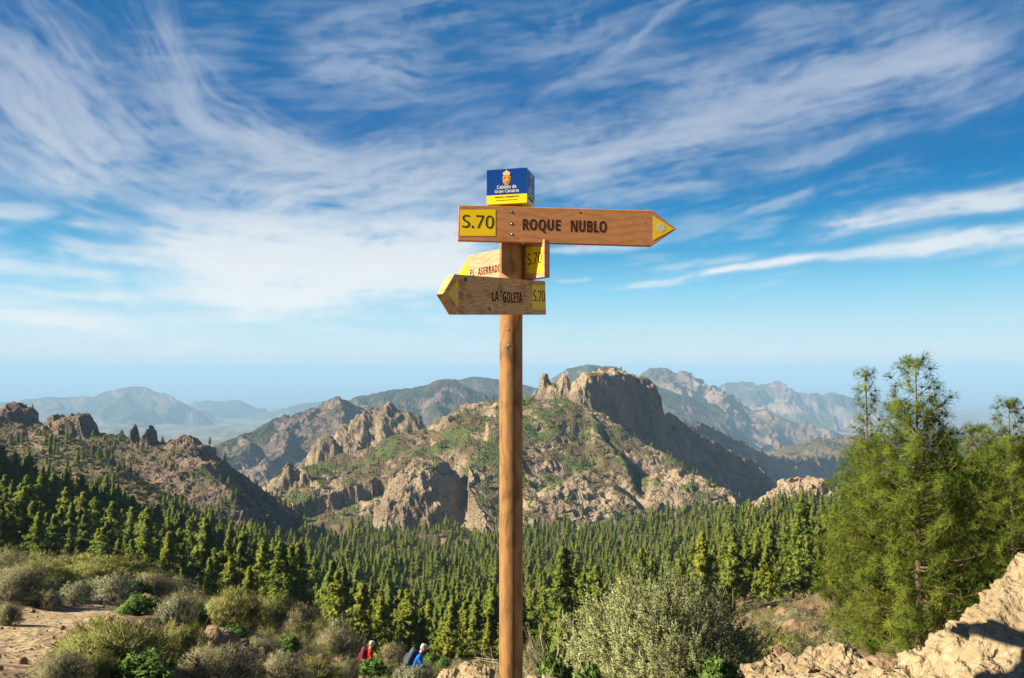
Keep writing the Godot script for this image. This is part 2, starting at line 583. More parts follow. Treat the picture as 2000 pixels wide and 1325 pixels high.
# px from, to, step; z from, to, ratio; crag: metres by which rock is broken up; grain: metres of its pattern
func massif(called: String, label: String, x0: float, x1: float, dx: float, z0: float, z1: float, q: float, warp: float, erode: float, crag: float, grain: float, pal: int, mat: Material) -> void:
	var nx := int((x1 - x0) / dx) + 1
	var ny := int(log(z1 / z0) / log(q)) + 1
	var pos := PackedVector3Array()
	var rk := PackedFloat32Array()
	pos.resize(nx * ny)
	rk.resize(nx * ny)
	var w := 1.0 / grain
	for j in ny:
		var z := -z0 * pow(q, j)
		for i in nx:
			var x := (x0 + dx * i - 1000.0) / F * -z
			var wx := x + nF.get_noise_2d(x * w * 0.35, z * w * 0.35) * warp
			var wz := z + nF.get_noise_2d(x * w * 0.35 + 50.0, z * w * 0.35) * warp
			var h := massif_height(wx, wz)
			if erode > 0.0:
				h += erode * ss(0.0, grain * 2.5, crest_d) * (nR.get_noise_2d(x * w * 0.30, z * w * 0.20) - 0.25)
			h += crag * 0.5 * nF.get_noise_2d(x * w, z * w)
			pos[j * nx + i] = Vector3(x, h, z)
			rk[j * nx + i] = rocky
	var nrm := grid_normals(pos, nx, ny)
	for k in nx * ny:
		var p := pos[k]
		var n := nrm[k]
		var steep := ss(0.9, 0.6, n.y)
		var rough := clampf(rk[k] * 0.75 + steep * 0.6 + nF.get_noise_2d(p.x * w * 0.5, p.z * w * 0.5 + 30.0) * 0.8 - 0.22, 0.0, 1.0)
		rk[k] = rough
		var g := nR.get_noise_3d(p.x * w * 0.9, p.y * w * 1.5, p.z * w * 0.9)
		var f := nF.get_noise_3d(p.x * w * 3.0, p.y * w * 5.0, p.z * w * 3.0)
		var c := nC.get_noise_3d(p.x * w * 1.6 + f * 0.5, p.y * w * 1.1, p.z * w * 1.6)
		pos[k] = p + n * (crag * rough * (g * 0.75 + f * 0.55 + (minf(c + 0.55, 0.0) * 1.6 + c * 0.5) * blocky))
	nrm = grid_normals(pos, nx, ny)
	var col := PackedColorArray()
	col.resize(nx * ny)
	for k in nx * ny:
		col[k] = massif_color(pos[k], nrm[k], rk[k], w, pal)
	tag(obj(called, heightmesh(pos, nx, ny, col, nrm), mat), label, "", "", "structure")
	if trees_here > 0 or bushes_here > 0:
		var g := RandomNumberGenerator.new()
		g.seed = nx
		for k in trees_here + bushes_here:
			var i := g.randi() % (nx * ny)
			var p := pos[i]
			if p.y < ground(p.x, p.z) - 0.5: continue
			if nrm[i].y < 0.62: continue
			if k < trees_here:
				var v := nF.get_noise_2d(p.x * 0.018 + 4.0, p.z * 0.018)
				var low := ss(-95.0, -150.0, p.y - EYE.y)
				if g.randf() * 0.7 > v * 1.5 + low * 1.0 + 0.03 - rk[i] * 0.35: continue
				hill_trees.append([p - Vector3(0, 0.3, 0), g.randf_range(5.0, 10.5)])
			else:
				if g.randf() < rk[i] * 1.1 - 0.15: continue
				hill_bushes.append(p)
	trees_here = 0
	bushes_here = 0
	crests.clear()
	domes.clear()

func massif_color(p: Vector3, n: Vector3, rk: float, w: float, pal: int) -> Color:
	var a := nF.get_noise_3d(p.x * w * 0.4, p.y * w * 0.8, p.z * w * 0.4)
	var b := nF.get_noise_3d(p.x * w * 4.0, p.y * w * 4.0, p.z * w * 4.0)
	var rock := Color(0.365, 0.285, 0.190).lerp(Color(0.24, 0.185, 0.128), ss(-0.25, 0.3, a + b * 0.5))
	var scrub := Color(0.15, 0.115, 0.065)
	var green := Color(0.100, 0.125, 0.040)
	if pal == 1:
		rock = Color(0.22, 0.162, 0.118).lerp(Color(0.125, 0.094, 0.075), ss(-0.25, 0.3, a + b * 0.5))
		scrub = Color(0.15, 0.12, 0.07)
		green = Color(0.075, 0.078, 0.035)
	elif pal == 4:
		rock = Color(0.43, 0.350, 0.220).lerp(Color(0.33, 0.262, 0.16), ss(-0.2, 0.35, a + b * 0.6))
		return rock * (1.0 + 0.22 * b)
	elif pal == 2:
		rock = Color(0.21, 0.155, 0.125).lerp(Color(0.12, 0.092, 0.078), ss(-0.25, 0.3, a + b * 0.5))
		scrub = Color(0.085, 0.075, 0.045)
		green = Color(0.042, 0.050, 0.026)
	elif pal == 3:
		rock = Color(0.30, 0.215, 0.165).lerp(Color(0.15, 0.115, 0.092), ss(-0.25, 0.3, a + b * 0.5))
		scrub = Color(0.095, 0.082, 0.052)
		green = Color(0.052, 0.058, 0.034)
	var veg := scrub.lerp(green, ss(-0.25, 0.30, nF.get_noise_2d(p.x * w * 0.45 + 9.0, p.z * w * 0.45) + b * 0.7))
	var c := veg.lerp(rock, ss(0.30, 0.55, rk + b * 0.35))
	return c * (1.0 + 0.25 * b)

func build_hills() -> void:
	# --- central mountain: the long back, the shaded headwall under its top, the lit spur, slabs and knobs in front
	crest([[430, 1040, 800], [500, 1000, 830], [560, 925, 880], [620, 905, 930], [690, 882, 960], [760, 854, 980], [830, 838, 1000], [880, 806, 1010], [930, 790, 1035], [975, 778, 1040], [1050, 773, 1010], [1128, 781, 968]], 0.60, 0.25, 0.35, 10.0, 0.5)
	crest([[1130, 785, 962], [1200, 788, 1040], [1262, 787, 1120], [1330, 820, 1200], [1400, 868, 1260], [1470, 898, 1300], [1500, 932, 1320], [1570, 1000, 1340]], 0.6, 1.30, 0.85, 5.0, 1.0)
	crest([[1125, 780, 970], [1160, 818, 920], [1186, 860, 870], [1208, 900, 820], [1232, 932, 790]], 1.6, 0.28, 0.6, 5.0, 1.0)
	crest([[1060, 972, 725], [1110, 944, 755], [1160, 918, 785]], 0.35, 0.6, 0.9, 5.0, 0.5)
	crest([[1180, 960, 800], [1230, 936, 820], [1290, 920, 805], [1335, 916, 795], [1372, 934, 780], [1420, 960, 760]], 0.6, 0.55, 0.85, 4.0)
	crest([[1488, 968, 604], [1520, 940, 598], [1558, 926, 592], [1598, 934, 586], [1628, 966, 580]], 0.9, 0.8, 1.0, 3.0)
	dome(1190, 727, 1040, 104, 37, 50, 6.0, 1.0, -0.97)
	dome(1236, 735, 1085, 44, 40, 50, 5.0, 1.0, -0.97)
	dome(1148, 740, 985, 30, 24, 44, 4.0, 1.0, -0.97)
	dome(1185, 716, 1040, 16, 18, 13, 3.0)
	dome(1216, 723, 1060, 15, 16, 13, 3.0)
	dome(1110, 728, 985, 11, 12, 26, 3.0)
	dome(1066, 731, 995, 12, 13, 44, 3.4)
	dome(1090, 750, 990, 24, 20, 32, 3.5)
	dome(874, 810, 985, 25, 26, 42, 2.6)
	dome(898, 835, 960, 20, 30, 40, 2.6)
	dome(936, 787, 1030, 40, 22, 44, 5.0)
	dome(836, 892, 800, 50, 66, 66, 2.6, 1.0, 0.5)
	dome(570, 902, 870, 14, 13, 40, 2.4)
	dome(597, 912, 872, 16, 14, 40, 2.6)
	dome(660, 925, 890, 40, 18, 36, 4.0, 0.9)
	dome(635, 852, 1125, 30, 30, 46, 3.0)
	dome(690, 862, 1130, 30, 24, 36, 4.0)
	# --- dark fins behind its left shoulder
	crest([[680, 822, 1270], [700, 800, 1280], [735, 798, 1290], [757, 787, 1290], [775, 800, 1290], [800, 808, 1290], [822, 814, 1290], [840, 840, 1290]], 1.6, 1.5, 1.0, 2.0)
	dome(757, 786, 1288, 12, 12, 40, 2.2)
	dome(700, 800, 1280, 12, 12, 40, 2.4)
	dome(792, 802, 1288, 10, 12, 36, 2.6)
	dome(824, 814, 1288, 8, 10, 40, 1.8)
	trees_here = 2600
	bushes_here = 9000
	massif("mountain", "tan rocky mountain with a flat cliff-sided top behind the signpost", 430, 1680, 2.9, 545, 1400, 1.0026, 9.0, 0.0, 5.5, 34.0, 0, M.rock_far)
	# --- left hill with crags
	crest([[-300, 770, 720], [-60, 800, 705], [20, 805, 700], [90, 832, 700], [200, 846, 690], [300, 862, 680], [380, 872, 670], [410, 895, 655], [450, 945, 635], [505, 985, 615], [560, 1040, 600]], 0.75, 0.38, 0.45, 6.0)
	crest([[112, 845, 640], [150, 868, 590], [205, 905, 530], [285, 965, 465], [330, 1010, 430]], 0.85, 0.42, 0.35, 8.0)
	crest([[330, 865, 665], [400, 905, 600], [440, 950, 570], [480, 990, 550]], 0.9, 0.45, 0.95, 3.0)
	dome(26, 784, 700, 27, 24, 40, 2.4)
	dome(150, 807, 692, 24, 16, 22, 3.2)
	dome(110, 810, 700, 12, 14, 24, 3.0)
	dome(112, 836, 632, 10, 12, 26, 2.4)
	dome(264, 827, 680, 6, 8, 24, 2.6)
	dome(298, 830, 676, 8, 10, 24, 3.0)
	dome(352, 850, 664, 22, 18, 24, 3.0)
	dome(385, 868, 650, 18, 22, 26, 3.2)
	dome(420, 900, 632, 18, 24, 28, 3.0)
	dome(440, 935, 610, 20, 26, 28, 2.6)
	trees_here = 2600
	bushes_here = 9000
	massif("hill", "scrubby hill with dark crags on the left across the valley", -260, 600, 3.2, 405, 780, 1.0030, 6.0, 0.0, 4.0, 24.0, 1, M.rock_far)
	# --- steep hill beside the trail, left of the view: it shades the forest at the left
	crest([[-1937, 8, 150], [-1203, 80, 200], [-694, 254, 260], [-335, 547, 330], [-260, 840, 380]], 0.9, 1.25, 0.6, 6.0, 1.3)
	massif("hill", "steep hill rising left of the view beside the forest", -2800, 240, 26.0, 110, 460, 1.012, 6.0, 0.0, 4.0, 24.0, 1, M.rock_far)
	# --- rugged slope in the middle left
	crest([[330, 930, 2700], [415, 872, 2650], [480, 846, 2700], [560, 810, 2750], [600, 800, 2800], [640, 778, 2850], [656, 771, 2850], [700, 790, 2850], [760, 812, 2850], [850, 850, 2850]], 0.7, 0.62, 0.6, 15.0)
	crest([[600, 800, 2800], [560, 860, 2500], [520, 920, 2250]], 0.75, 0.8, 0.7, 10.0)
	crest([[656, 771, 2850], [660, 830, 2500], [640, 900, 2200]], 0.75, 0.8, 0.6, 10.0)
	crest([[480, 846, 2700], [455, 890, 2450], [440, 940, 2250]], 0.8, 0.8, 0.7, 10.0)
	bushes_here = 5000
	massif("rugged_hill", "hazy rugged slope beyond the gap left of the mountain", 330, 900, 3.2, 2000, 3300, 1.0042, 50.0, 60.0, 26.0, 150.0, 2, M.rock_hills)
	# --- wooded blue hills behind the mountain
	crest([[600, 800, 4700], [690, 776, 4700], [760, 766, 4600], [790, 760, 4600], [822, 752, 4500], [850, 741, 4450], [880, 742, 4450], [910, 757, 4500], [960, 770, 4600], [1050, 790, 4700]], 0.55, 0.50, 0.3, 30.0)
	crest([[850, 741, 4450], [868, 790, 4050], [860, 840, 3700]], 0.7, 0.7, 0.5, 20.0)
	crest([[690, 776, 4700], [720, 800, 4200], [730, 830, 3900]], 0.6, 0.6, 0.3, 20.0)
	crest([[860, 750, 5600], [905, 738, 5600], [925, 735, 5600], [975, 742, 5600], [1060, 757, 5600], [1105, 722, 5500], [1150, 709, 5500], [1200, 720, 5500], [1260, 745, 5500], [1400, 790, 5500]], 0.5, 0.48, 0.3, 40.0)
	massif("wooded_hill", "blue-green wooded hills right behind the mountain", 560, 1420, 3.6, 3500, 6200, 1.0062, 90.0, 110.0, 30.0, 260.0, 2, M.rock_hills)
	# --- pale broken mountain on the right
	crest([[1150, 745, 7400], [1240, 738, 7200], [1270, 722, 7000], [1300, 718, 7000], [1340, 722, 6900], [1380, 738, 6800], [1405, 758, 6700], [1460, 790, 6500], [1530, 812, 6300], [1600, 838, 6100], [1650, 858, 6000], [1720, 900, 5900]], 0.6, 0.62, 0.7, 30.0)
	crest([[1300, 718, 7000], [1320, 770, 6400], [1345, 830, 5700]], 0.85, 0.8, 0.8, 20.0)
	crest([[1380, 738, 6800], [1420, 790, 6200], [1445, 850, 5600]], 0.85, 0.8, 0.9, 20.0)
	crest([[1460, 790, 6500], [1500, 830, 6000], [1530, 880, 5500]], 0.85, 0.8, 0.9, 20.0)
	crest([[1240, 738, 7200], [1255, 790, 6500], [1270, 840, 5800]], 0.85, 0.8, 0.8, 20.0)
	massif("pale_mountain", "pale broken mountain in haze right of the rocky summit", 1180, 1760, 3.0, 5000, 7800, 1.0045, 120.0, 170.0, 75.0, 330.0, 3, M.rock_hills)
	# --- last ridge on the right
	crest([[1360, 760, 11500], [1405, 752, 11500], [1450, 748, 11500], [1485, 754, 11400], [1520, 746, 11300], [1535, 750, 11300], [1558, 766, 11200], [1590, 762, 11000], [1622, 770, 11000], [1650, 773, 11000], [1685, 776, 11000], [1740, 796, 10800], [1800, 818, 10600], [1880, 832, 10400], [1960, 826, 10300], [2060, 820, 10300], [2300, 830, 10300]], 0.55, 0.45, 0.6, 60.0)
	crest([[1520, 746, 11300], [1560, 790, 10000], [1580, 830, 9000]], 0.7, 0.65, 0.7, 40.0)
	crest([[1622, 770, 11000], [1680, 810, 10000], [1720, 850, 9000]], 0.7, 0.65, 0.7, 40.0)
	crest([[1450, 748, 11500], [1480, 790, 10000], [1500, 830, 9000]], 0.7, 0.65, 0.7, 40.0)
	massif("far_ridge", "faint jagged ridge above the sea on the right", 1330, 2240, 3.6, 8600, 12600, 1.0075, 220.0, 380.0, 120.0, 480.0, 3, M.rock_hills)
	# --- shaded cliff and green table on the right
	crest([[1310, 832, 2050], [1340, 828, 2100], [1375, 830, 2200], [1430, 850, 2350], [1470, 872, 2450], [1515, 892, 2550], [1560, 893, 2650], [1640, 888, 2850], [1700, 900, 2950], [1900, 900, 3300]], 0.25, 2.2, 0.8, 6.0)
	crest([[1500, 905, 3000], [1560, 880, 3050], [1605, 856, 3100], [1640, 860, 3100], [1680, 851, 3150], [1750, 850, 3200], [1900, 850, 3300]], 0.3, 0.25, 0.05, 20.0)
	dome(1612, 852, 3100, 24, 30, 26, 2.5)
	dome(1520, 858, 3480, 26, 40, 90, 2.2)
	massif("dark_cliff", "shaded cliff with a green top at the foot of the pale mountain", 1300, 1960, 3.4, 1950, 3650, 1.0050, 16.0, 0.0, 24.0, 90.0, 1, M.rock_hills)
	# --- table mountain on the left, above the sea
	crest([[-200, 800, 12500], [40, 781, 12300], [70, 777, 12200], [100, 775, 12000], [180, 772, 12000], [200, 767, 12000], [250, 757, 12000], [292, 756, 11900], [310, 764, 11800], [340, 780, 11700], [375, 796, 11700], [440, 840, 11600]], 0.5, 0.55, 0.6, 60.0)
	crest([[250, 757, 12000], [240, 800, 10800], [220, 840, 9600]], 0.6, 0.6, 0.6, 40.0)
	crest([[100, 775, 12000], [110, 810, 10900], [120, 840, 10000]], 0.6, 0.6, 0.6, 40.0)
	massif("table_mountain", "broad flat-topped mountain in blue haze on the left", -160, 460, 3.4, 9000, 13000, 1.0070, 200.0, 220.0, 60.0, 560.0, 2, M.rock_hills)
	crest([[330, 800, 15500], [370, 785, 15500], [400, 783, 15500], [440, 784, 15500], [462, 781, 15400], [480, 786, 15300], [500, 800, 15300], [530, 806, 15300], [600, 815, 15300]], 0.4, 0.4, 0.4, 80.0)
	crest([[520, 806, 14500], [545, 796, 14500], [580, 787, 14500], [620, 785, 14500], [700, 780, 14500], [800, 790, 14500]], 0.4, 0.4, 0.4, 80.0)
	massif("far_hill", "faint low hills in front of the sea on the left", 300, 860, 4.0, 13500, 16800, 1.0075, 200.0, 150.0, 50.0, 600.0, 2, M.rock_hills)
	# bushes dotting the slopes beyond the valley
	var blob := Blades.new()
	var g := RandomNumberGenerator.new()
	g.seed = 41
	for k in 70:
		var d := rdir(g)
		d.y = absf(d.y)
		blob.needle(d * 0.25, (d + rdir(g) * 0.5 + Vector3(0, 0.3, 0)).normalized() * 0.5, 0.16, rdir(g), Color(0.080, 0.100, 0.034).lerp(Color(0.125, 0.135, 0.048), g.randf()))
	var mm := MultiMesh.new()
	mm.transform_format = MultiMesh.TRANSFORM_3D
	mm.instance_count = hill_bushes.size()
	mm.mesh = blob.mesh()
	for i in hill_bushes.size():
		var p := hill_bushes[i]
		var s := g.randf_range(0.8, 2.6) * (1.0 if -p.z < 1500.0 else 2.6)
		mm.set_instance_transform(i, Transform3D(Basis(Vector3.UP, g.randf() * TAU).scaled(Vector3(s, s * 0.8, s)), p))
	var o := MultiMeshInstance3D.new()
	o.multimesh = mm
	o.material_override = M.leaves
	o.name = "hillside_bushes"
	tag(o, "small bushes dotting the slopes beyond the valley", "", "", "stuff")
	add_child(o, true)

# ---------------------------------------------------------------- materials
func noise_tex(kind: int, oct: int, freq: float, seed_: int, lo: Color, hi: Color, size := 512, fractal := FastNoiseLite.FRACTAL_FBM) -> NoiseTexture2D:
	var n := nz(kind, oct, seed_, fractal)
	n.frequency = freq
	var t := NoiseTexture2D.new()
	t.width = size
	t.height = size
	t.seamless = true
	t.noise = n
	var g := Gradient.new()
	g.set_color(0, lo)
	g.set_color(1, hi)
	t.color_ramp = g
	return t

func mat(c: Color, rough := 0.9, vertex := false) -> StandardMaterial3D:
	var m := StandardMaterial3D.new()
	m.albedo_color = c.linear_to_srgb()
	m.roughness = rough
	m.metallic_specular = 0.3
	m.vertex_color_use_as_albedo = vertex
	return m

func surface(c: Color, tex: Texture2D, bump: Texture2D, period: float, bump_cm: float, vertex := true) -> StandardMaterial3D:
	var m := mat(c, 0.95, vertex)
	m.albedo_texture = tex
	m.uv1_triplanar = true
	m.uv1_world_triplanar = true
	m.uv1_scale = Vector3.ONE / period
	m.heightmap_enabled = true
	m.heightmap_texture = bump
	m.heightmap_scale = bump_cm
	m.metallic_specular = 0.15
	return m

func make_materials() -> void:
	var g := func(v: float) -> Color: return Color(v, v, v)
	var grain := noise_tex(FastNoiseLite.TYPE_SIMPLEX, 6, 0.012, 31, Color(0.78, 0.77, 0.75), Color(1, 1, 1), 1024)
	var crag := noise_tex(FastNoiseLite.TYPE_SIMPLEX, 6, 0.010, 32, Color(0, 0, 0), Color(1, 1, 1), 1024, FastNoiseLite.FRACTAL_RIDGED)
	var pits := noise_tex(FastNoiseLite.TYPE_CELLULAR, 4, 0.02, 33, Color(0, 0, 0), Color(1, 1, 1), 1024)
	M.grain = grain
	M.crag = crag
	M.pits = pits
	M.soil = surface(Color(1, 1, 1), grain, pits, 3.0, 5.0)
	M.rock_far = surface(Color(1, 1, 1), grain, crag, 70.0, 260.0)
	M.rock_hills = surface(Color(1, 1, 1), grain, crag, 500.0, 1600.0)
	M.rock_near = surface(Color(1, 1, 1), noise_tex(FastNoiseLite.TYPE_SIMPLEX, 7, 0.016, 35, Color(0.70, 0.67, 0.63), Color(1, 1, 1), 1024), noise_tex(FastNoiseLite.TYPE_SIMPLEX, 8, 0.014, 36, Color(0, 0, 0), Color(1, 1, 1), 1024), 1.3, 4.0)
	M.sea = mat(Color(0.015, 0.05, 0.09), 0.35)
	M.bark = mat(Color(1, 1, 1), 0.95, true)
	M.needles = leafy(Color(1, 1, 1), 0.7)
	M.leaves = leafy(Color(1, 1, 1), 0.4)
	M.needles.metallic_specular = 0.12
	M.leaves.metallic_specular = 0.08

# ---------------------------------------------------------------- shrubs
# kind 0 broom: fine upright olive twigs; 1 leafy rosettes, bright green; 2 dry grey-brown twigs; 3 grey-green small leaves
func shrub(seed_: int, kind: int, n: int) -> Array:
	var g := RandomNumberGenerator.new()
	g.seed = seed_
	var wood := Blades.new()
	var lv := Blades.new()
	var bark := Color(0.13, 0.10, 0.075)
	for i in 9:
		var a := g.randf() * TAU
		var e := g.randf_range(0.5, 1.3)
		var d := Vector3(cos(a) * cos(e), sin(e), sin(a) * cos(e))
		var p1 := d * 0.22 + rdir(g) * 0.03
		var p2 := d * 0.45 + rdir(g) * 0.06
		wood.tube(PackedVector3Array([Vector3(0, -0.06, 0), p1, p2]), 0.014, 0.006, 4, bark)
		for k in 3:
			var p3 := p2 + (d + rdir(g) * 0.9) * 0.06
			wood.tube(PackedVector3Array([p1.lerp(p2, 0.4 + 0.2 * k), p3]), 0.007, 0.003, 3, bark)
	for i in n:
		var y := g.randf_range(0.0, 1.0)
		var a := g.randf() * TAU
		var c := sqrt(1.0 - y * y)
		var d := Vector3(cos(a) * c, y, sin(a) * c)
		var lump := 0.80 + 0.26 * sin(a * 3.0 + seed_) * c + 0.20 * nS.get_noise_3d(d.x * 2.4 + seed_, d.y * 2.4, d.z * 2.4)
		var r := lump * 0.5 * pow(g.randf_range(0.28, 1.0), 0.45)
		var p := Vector3(d.x * r, d.y * r * 1.25 + 0.03, d.z * r)
		var up := (d * 0.7 + Vector3(0, 0.75, 0) + rdir(g) * 0.35).normalized()
		var v := g.randf_range(0.75, 1.3)
		var nn := (d + Vector3(0, 0.15, 0) + rdir(g) * 0.45).normalized()
		match kind:
			0:
				var col := Color(0.26, 0.235, 0.080).lerp(Color(0.19, 0.225, 0.070), g.randf()) * v
				for k in 9:
					lv.blade(p + rdir(g) * 0.03, (up + rdir(g) * 0.6).normalized() * g.randf_range(0.035, 0.085), 0.0036, rdir(g), col, nn)
			1:
				var col := Color(0.11, 0.19, 0.045).lerp(Color(0.17, 0.25, 0.075), g.randf() * g.randf()) * v
				for k in 11:
					var q := (up * g.randf_range(0.2, 1.0) + rdir(g) * 0.9).normalized()
					lv.leaf_out(p, q * g.randf_range(0.05, 0.085), 0.0105, rdir(g), col, (nn + q * 0.5).normalized())
			2:
				var col := Color(0.30, 0.255, 0.155).lerp(Color(0.21, 0.215, 0.105), g.randf()) * v
				for k in 8:
					lv.blade(p + rdir(g) * 0.035, (up + rdir(g) * 0.95).normalized() * g.randf_range(0.035, 0.09), 0.0032, rdir(g), col, nn)
			3:
				var col := Color(0.21, 0.22, 0.12).lerp(Color(0.30, 0.31, 0.195), g.randf()) * v
				var tip := p + up * g.randf_range(0.05, 0.10)
				for k in 12:
					var q := (up * 0.8 + rdir(g) * 0.8).normalized()
					lv.leaf_out(p.lerp(tip, k / 12.0), q * g.randf_range(0.022, 0.036), 0.0045, rdir(g), col, (nn + q * 0.4).normalized())
	return [wood.mesh(), lv.mesh()]

# the distance at which the ground shows at a point of the photograph
func sight(px: float, py: float, from := 3.0, to := 90.0) -> float:
	var z := from
	while z < to:
		var p := P(px, py, z)
		if p.y < ground(p.x, p.z): return z
		z *= 1.012
	return to

var shrub_protos := {}
func shrub_at(px: float, top: float, bottom: float, wide: float, kind: int, label: String, z := 0.0, name_ := "shrub") -> void:
	if z <= 0.0: z = sight(px, bottom)
	var c := P(px, bottom, z)
	c.y = ground(c.x, c.z)
	var hgt := P(px, top, z).y - c.y
	var w := wide / F * z
	var v := int(absf(px * 7.0 + top)) % 3
	var key := "%d_%d" % [kind, v]
	if not shrub_protos.has(key):
		shrub_protos[key] = shrub(300 + kind * 10 + v, kind, [1700, 720, 1700, 1300][kind])
	var ms: Array = shrub_protos[key]
	var t := thing(name_, c, px)
	var k := w * 1.12
	t.scale = Vector3(k, maxf(hgt, 0.25) * 1.55, k)
	tag(t, label, "shrub", "")
	obj("stems", ms[0], M.bark, t)
	obj("foliage", ms[1], M.leaves, t)

func build_shrubs() -> void:
	var B := "brown-olive broom shrub "
	var G := "bright green leafy shrub "
	var D := "dry grey-brown shrub "
	var S := "grey-green shrub "
	var list := [
		[30, 1100, 1172, 130, 2, D + "at the left edge above the dirt path"],
		[175, 1083, 1150, 215, 0, B + "broadest of the back row on the left, under the dark pines"],
		[70, 1092, 1150, 120, 0, B + "behind the dry shrub at the left edge"],
		[98, 1122, 1168, 66, 1, G + "small, between the dry shrubs at the far left"],
		[92, 1150, 1190, 56, 2, D + "low and purplish, at the path's upper edge"],
		[147, 1132, 1184, 66, 3, S + "round, at the path's upper edge on the left"],
		[218, 1118, 1176, 96, 3, S + "wide, above the bend of the path"],
		[262, 1128, 1172, 60, 1, G + "dark, beside the wide grey-green shrub above the path"],
		[290, 1112, 1172, 100, 2, D + "domed, in the back row above the path's end"],
		[346, 1122, 1165, 60, 2, D + "at the crest left of the little earth bank"],
		[268, 1160, 1200, 74, 1, G + "round, at the end of the dirt path"],
		[345, 1158, 1215, 80, 3, S + "right of the round green one at the path's end"],
		[380, 1178, 1214, 50, 1, G + "against the grey-green shrub right of the path"],
		[388, 1194, 1230, 44, 1, G + "smallest ball beside the big olive dome"],
		[455, 1145, 1232, 135, 0, B + "big dark dome on the crest left of the pole"],
		[525, 1158, 1232, 110, 0, B + "second dome along the crest"],
		[575, 1178, 1250, 110, 2, D + "on the shoulder of the crest toward the forest"],
		[447, 1222, 1262, 84, 1, G + "low, below the big olive dome"],
		[612, 1206, 1272, 90, 0, B + "at the lower end of the crest"],
		[650, 1222, 1294, 110, 2, D + "rounded, up the slope from the hiker in red"],
		[660, 1198, 1250, 70, 3, S + "half hidden at the end of the crest"],
		[505, 1240, 1300, 90, 2, D + "ragged, under the second dome"],
		[560, 1240, 1280, 60, 1, G + "small, in the hollow left of the hikers"],
		[200, 1205, 1312, 235, 0, B + "largest near one, beside the dirt path"],
		[282, 1272, 1345, 132, 1, G + "big and glossy, cut by the bottom edge at the left"],
		[110, 1268, 1345, 110, 2, D + "in front of the path, left of the big glossy green one"],
		[175, 1270, 1345, 90, 0, B + "low, touching the bottom edge at the left"],
		[420, 1252, 1345, 160, 2, D + "wide and twiggy, right of the big glossy green one"],
		[345, 1215, 1290, 110, 0, B + "with dry stalks beside it, behind the glossy green one"],
		[545, 1270, 1345, 120, 2, D + "at the bottom edge left of the hikers"],
		[480, 1290, 1345, 90, 0, B + "low, at the bottom edge between two dry ones"],
		[612, 1280, 1345, 110, 0, B + "at the bottom edge below the hiker in red"],
		[672, 1284, 1340, 70, 2, D + "small, left of the hiker in red"],
		[724, 1283, 1332, 84, 1, G + "hiding the legs of the hiker in red"],
		[806, 1292, 1334, 92, 3, S + "hiding the legs of the hiker in blue"],
		[768, 1250, 1296, 62, 2, D + "between the two hikers"],
		[842, 1274, 1300, 34, 1, G + "tiny, in front of the hiker in blue"],
		[868, 1282, 1306, 34, 1, G + "tiny, second to the right of the hiker in blue"],
		[905, 1290, 1318, 60, 2, D + "low, left of the pole's foot"],
		[690, 1230, 1262, 50, 3, S + "small, above the hiker in red"],
		[15, 1172, 1222, 46, 2, D + "shading the path at the very left edge"],
		[1560, 1184, 1212, 60, 2, D + "on the scree left of the big pine, uppermost"],
		[1530, 1200, 1228, 50, 3, S + "on the scree left of the big pine, leftmost"],
		[1596, 1205, 1236, 60, 2, D + "on the scree against the big pine"],
		[1548, 1232, 1262, 62, 2, D + "wide, on the scree below the grey-green one"],
		[1590, 1245, 1274, 62, 3, S + "on the scree above the tan block"],
		[1510, 1250, 1282, 56, 3, S + "at the right foot of the big grey-green bush"],
		[1490, 1212, 1240, 46, 2, D + "just right of the big grey-green bush"],
		[1625, 1236, 1262, 40, 0, B + "small, under the left skirt of the big pine"],
		[1085, 1270, 1330, 90, 1, G + "yellowish, under the left side of the big bush", 8.0],
		[1150, 1285, 1340, 80, 1, G + "pale, in front of the big bush's left foot", 7.6],
		[1395, 1272, 1335, 110, 1, G + "dark, in front of the big bush's right foot", 7.8],
		[1050, 1235, 1300, 70, 2, D + "thin, between the pole and the big bush", 12.0],
	]
	var h1 := -stand_at(722, 1254, 1.68).z
	var h2 := -stand_at(812, 1263, 1.56).z
	print("hikers at ", h1, " ", h2)
	for s in list:
		if s[5].contains("hiding the legs"): s.append((h1 if s[0] < 760 else h2) - 2.2)
		shrub_at(s[0], s[1], s[2], s[3], s[4], s[5], s[6] if s.size() > 6 else 0.0)
	big_bush()

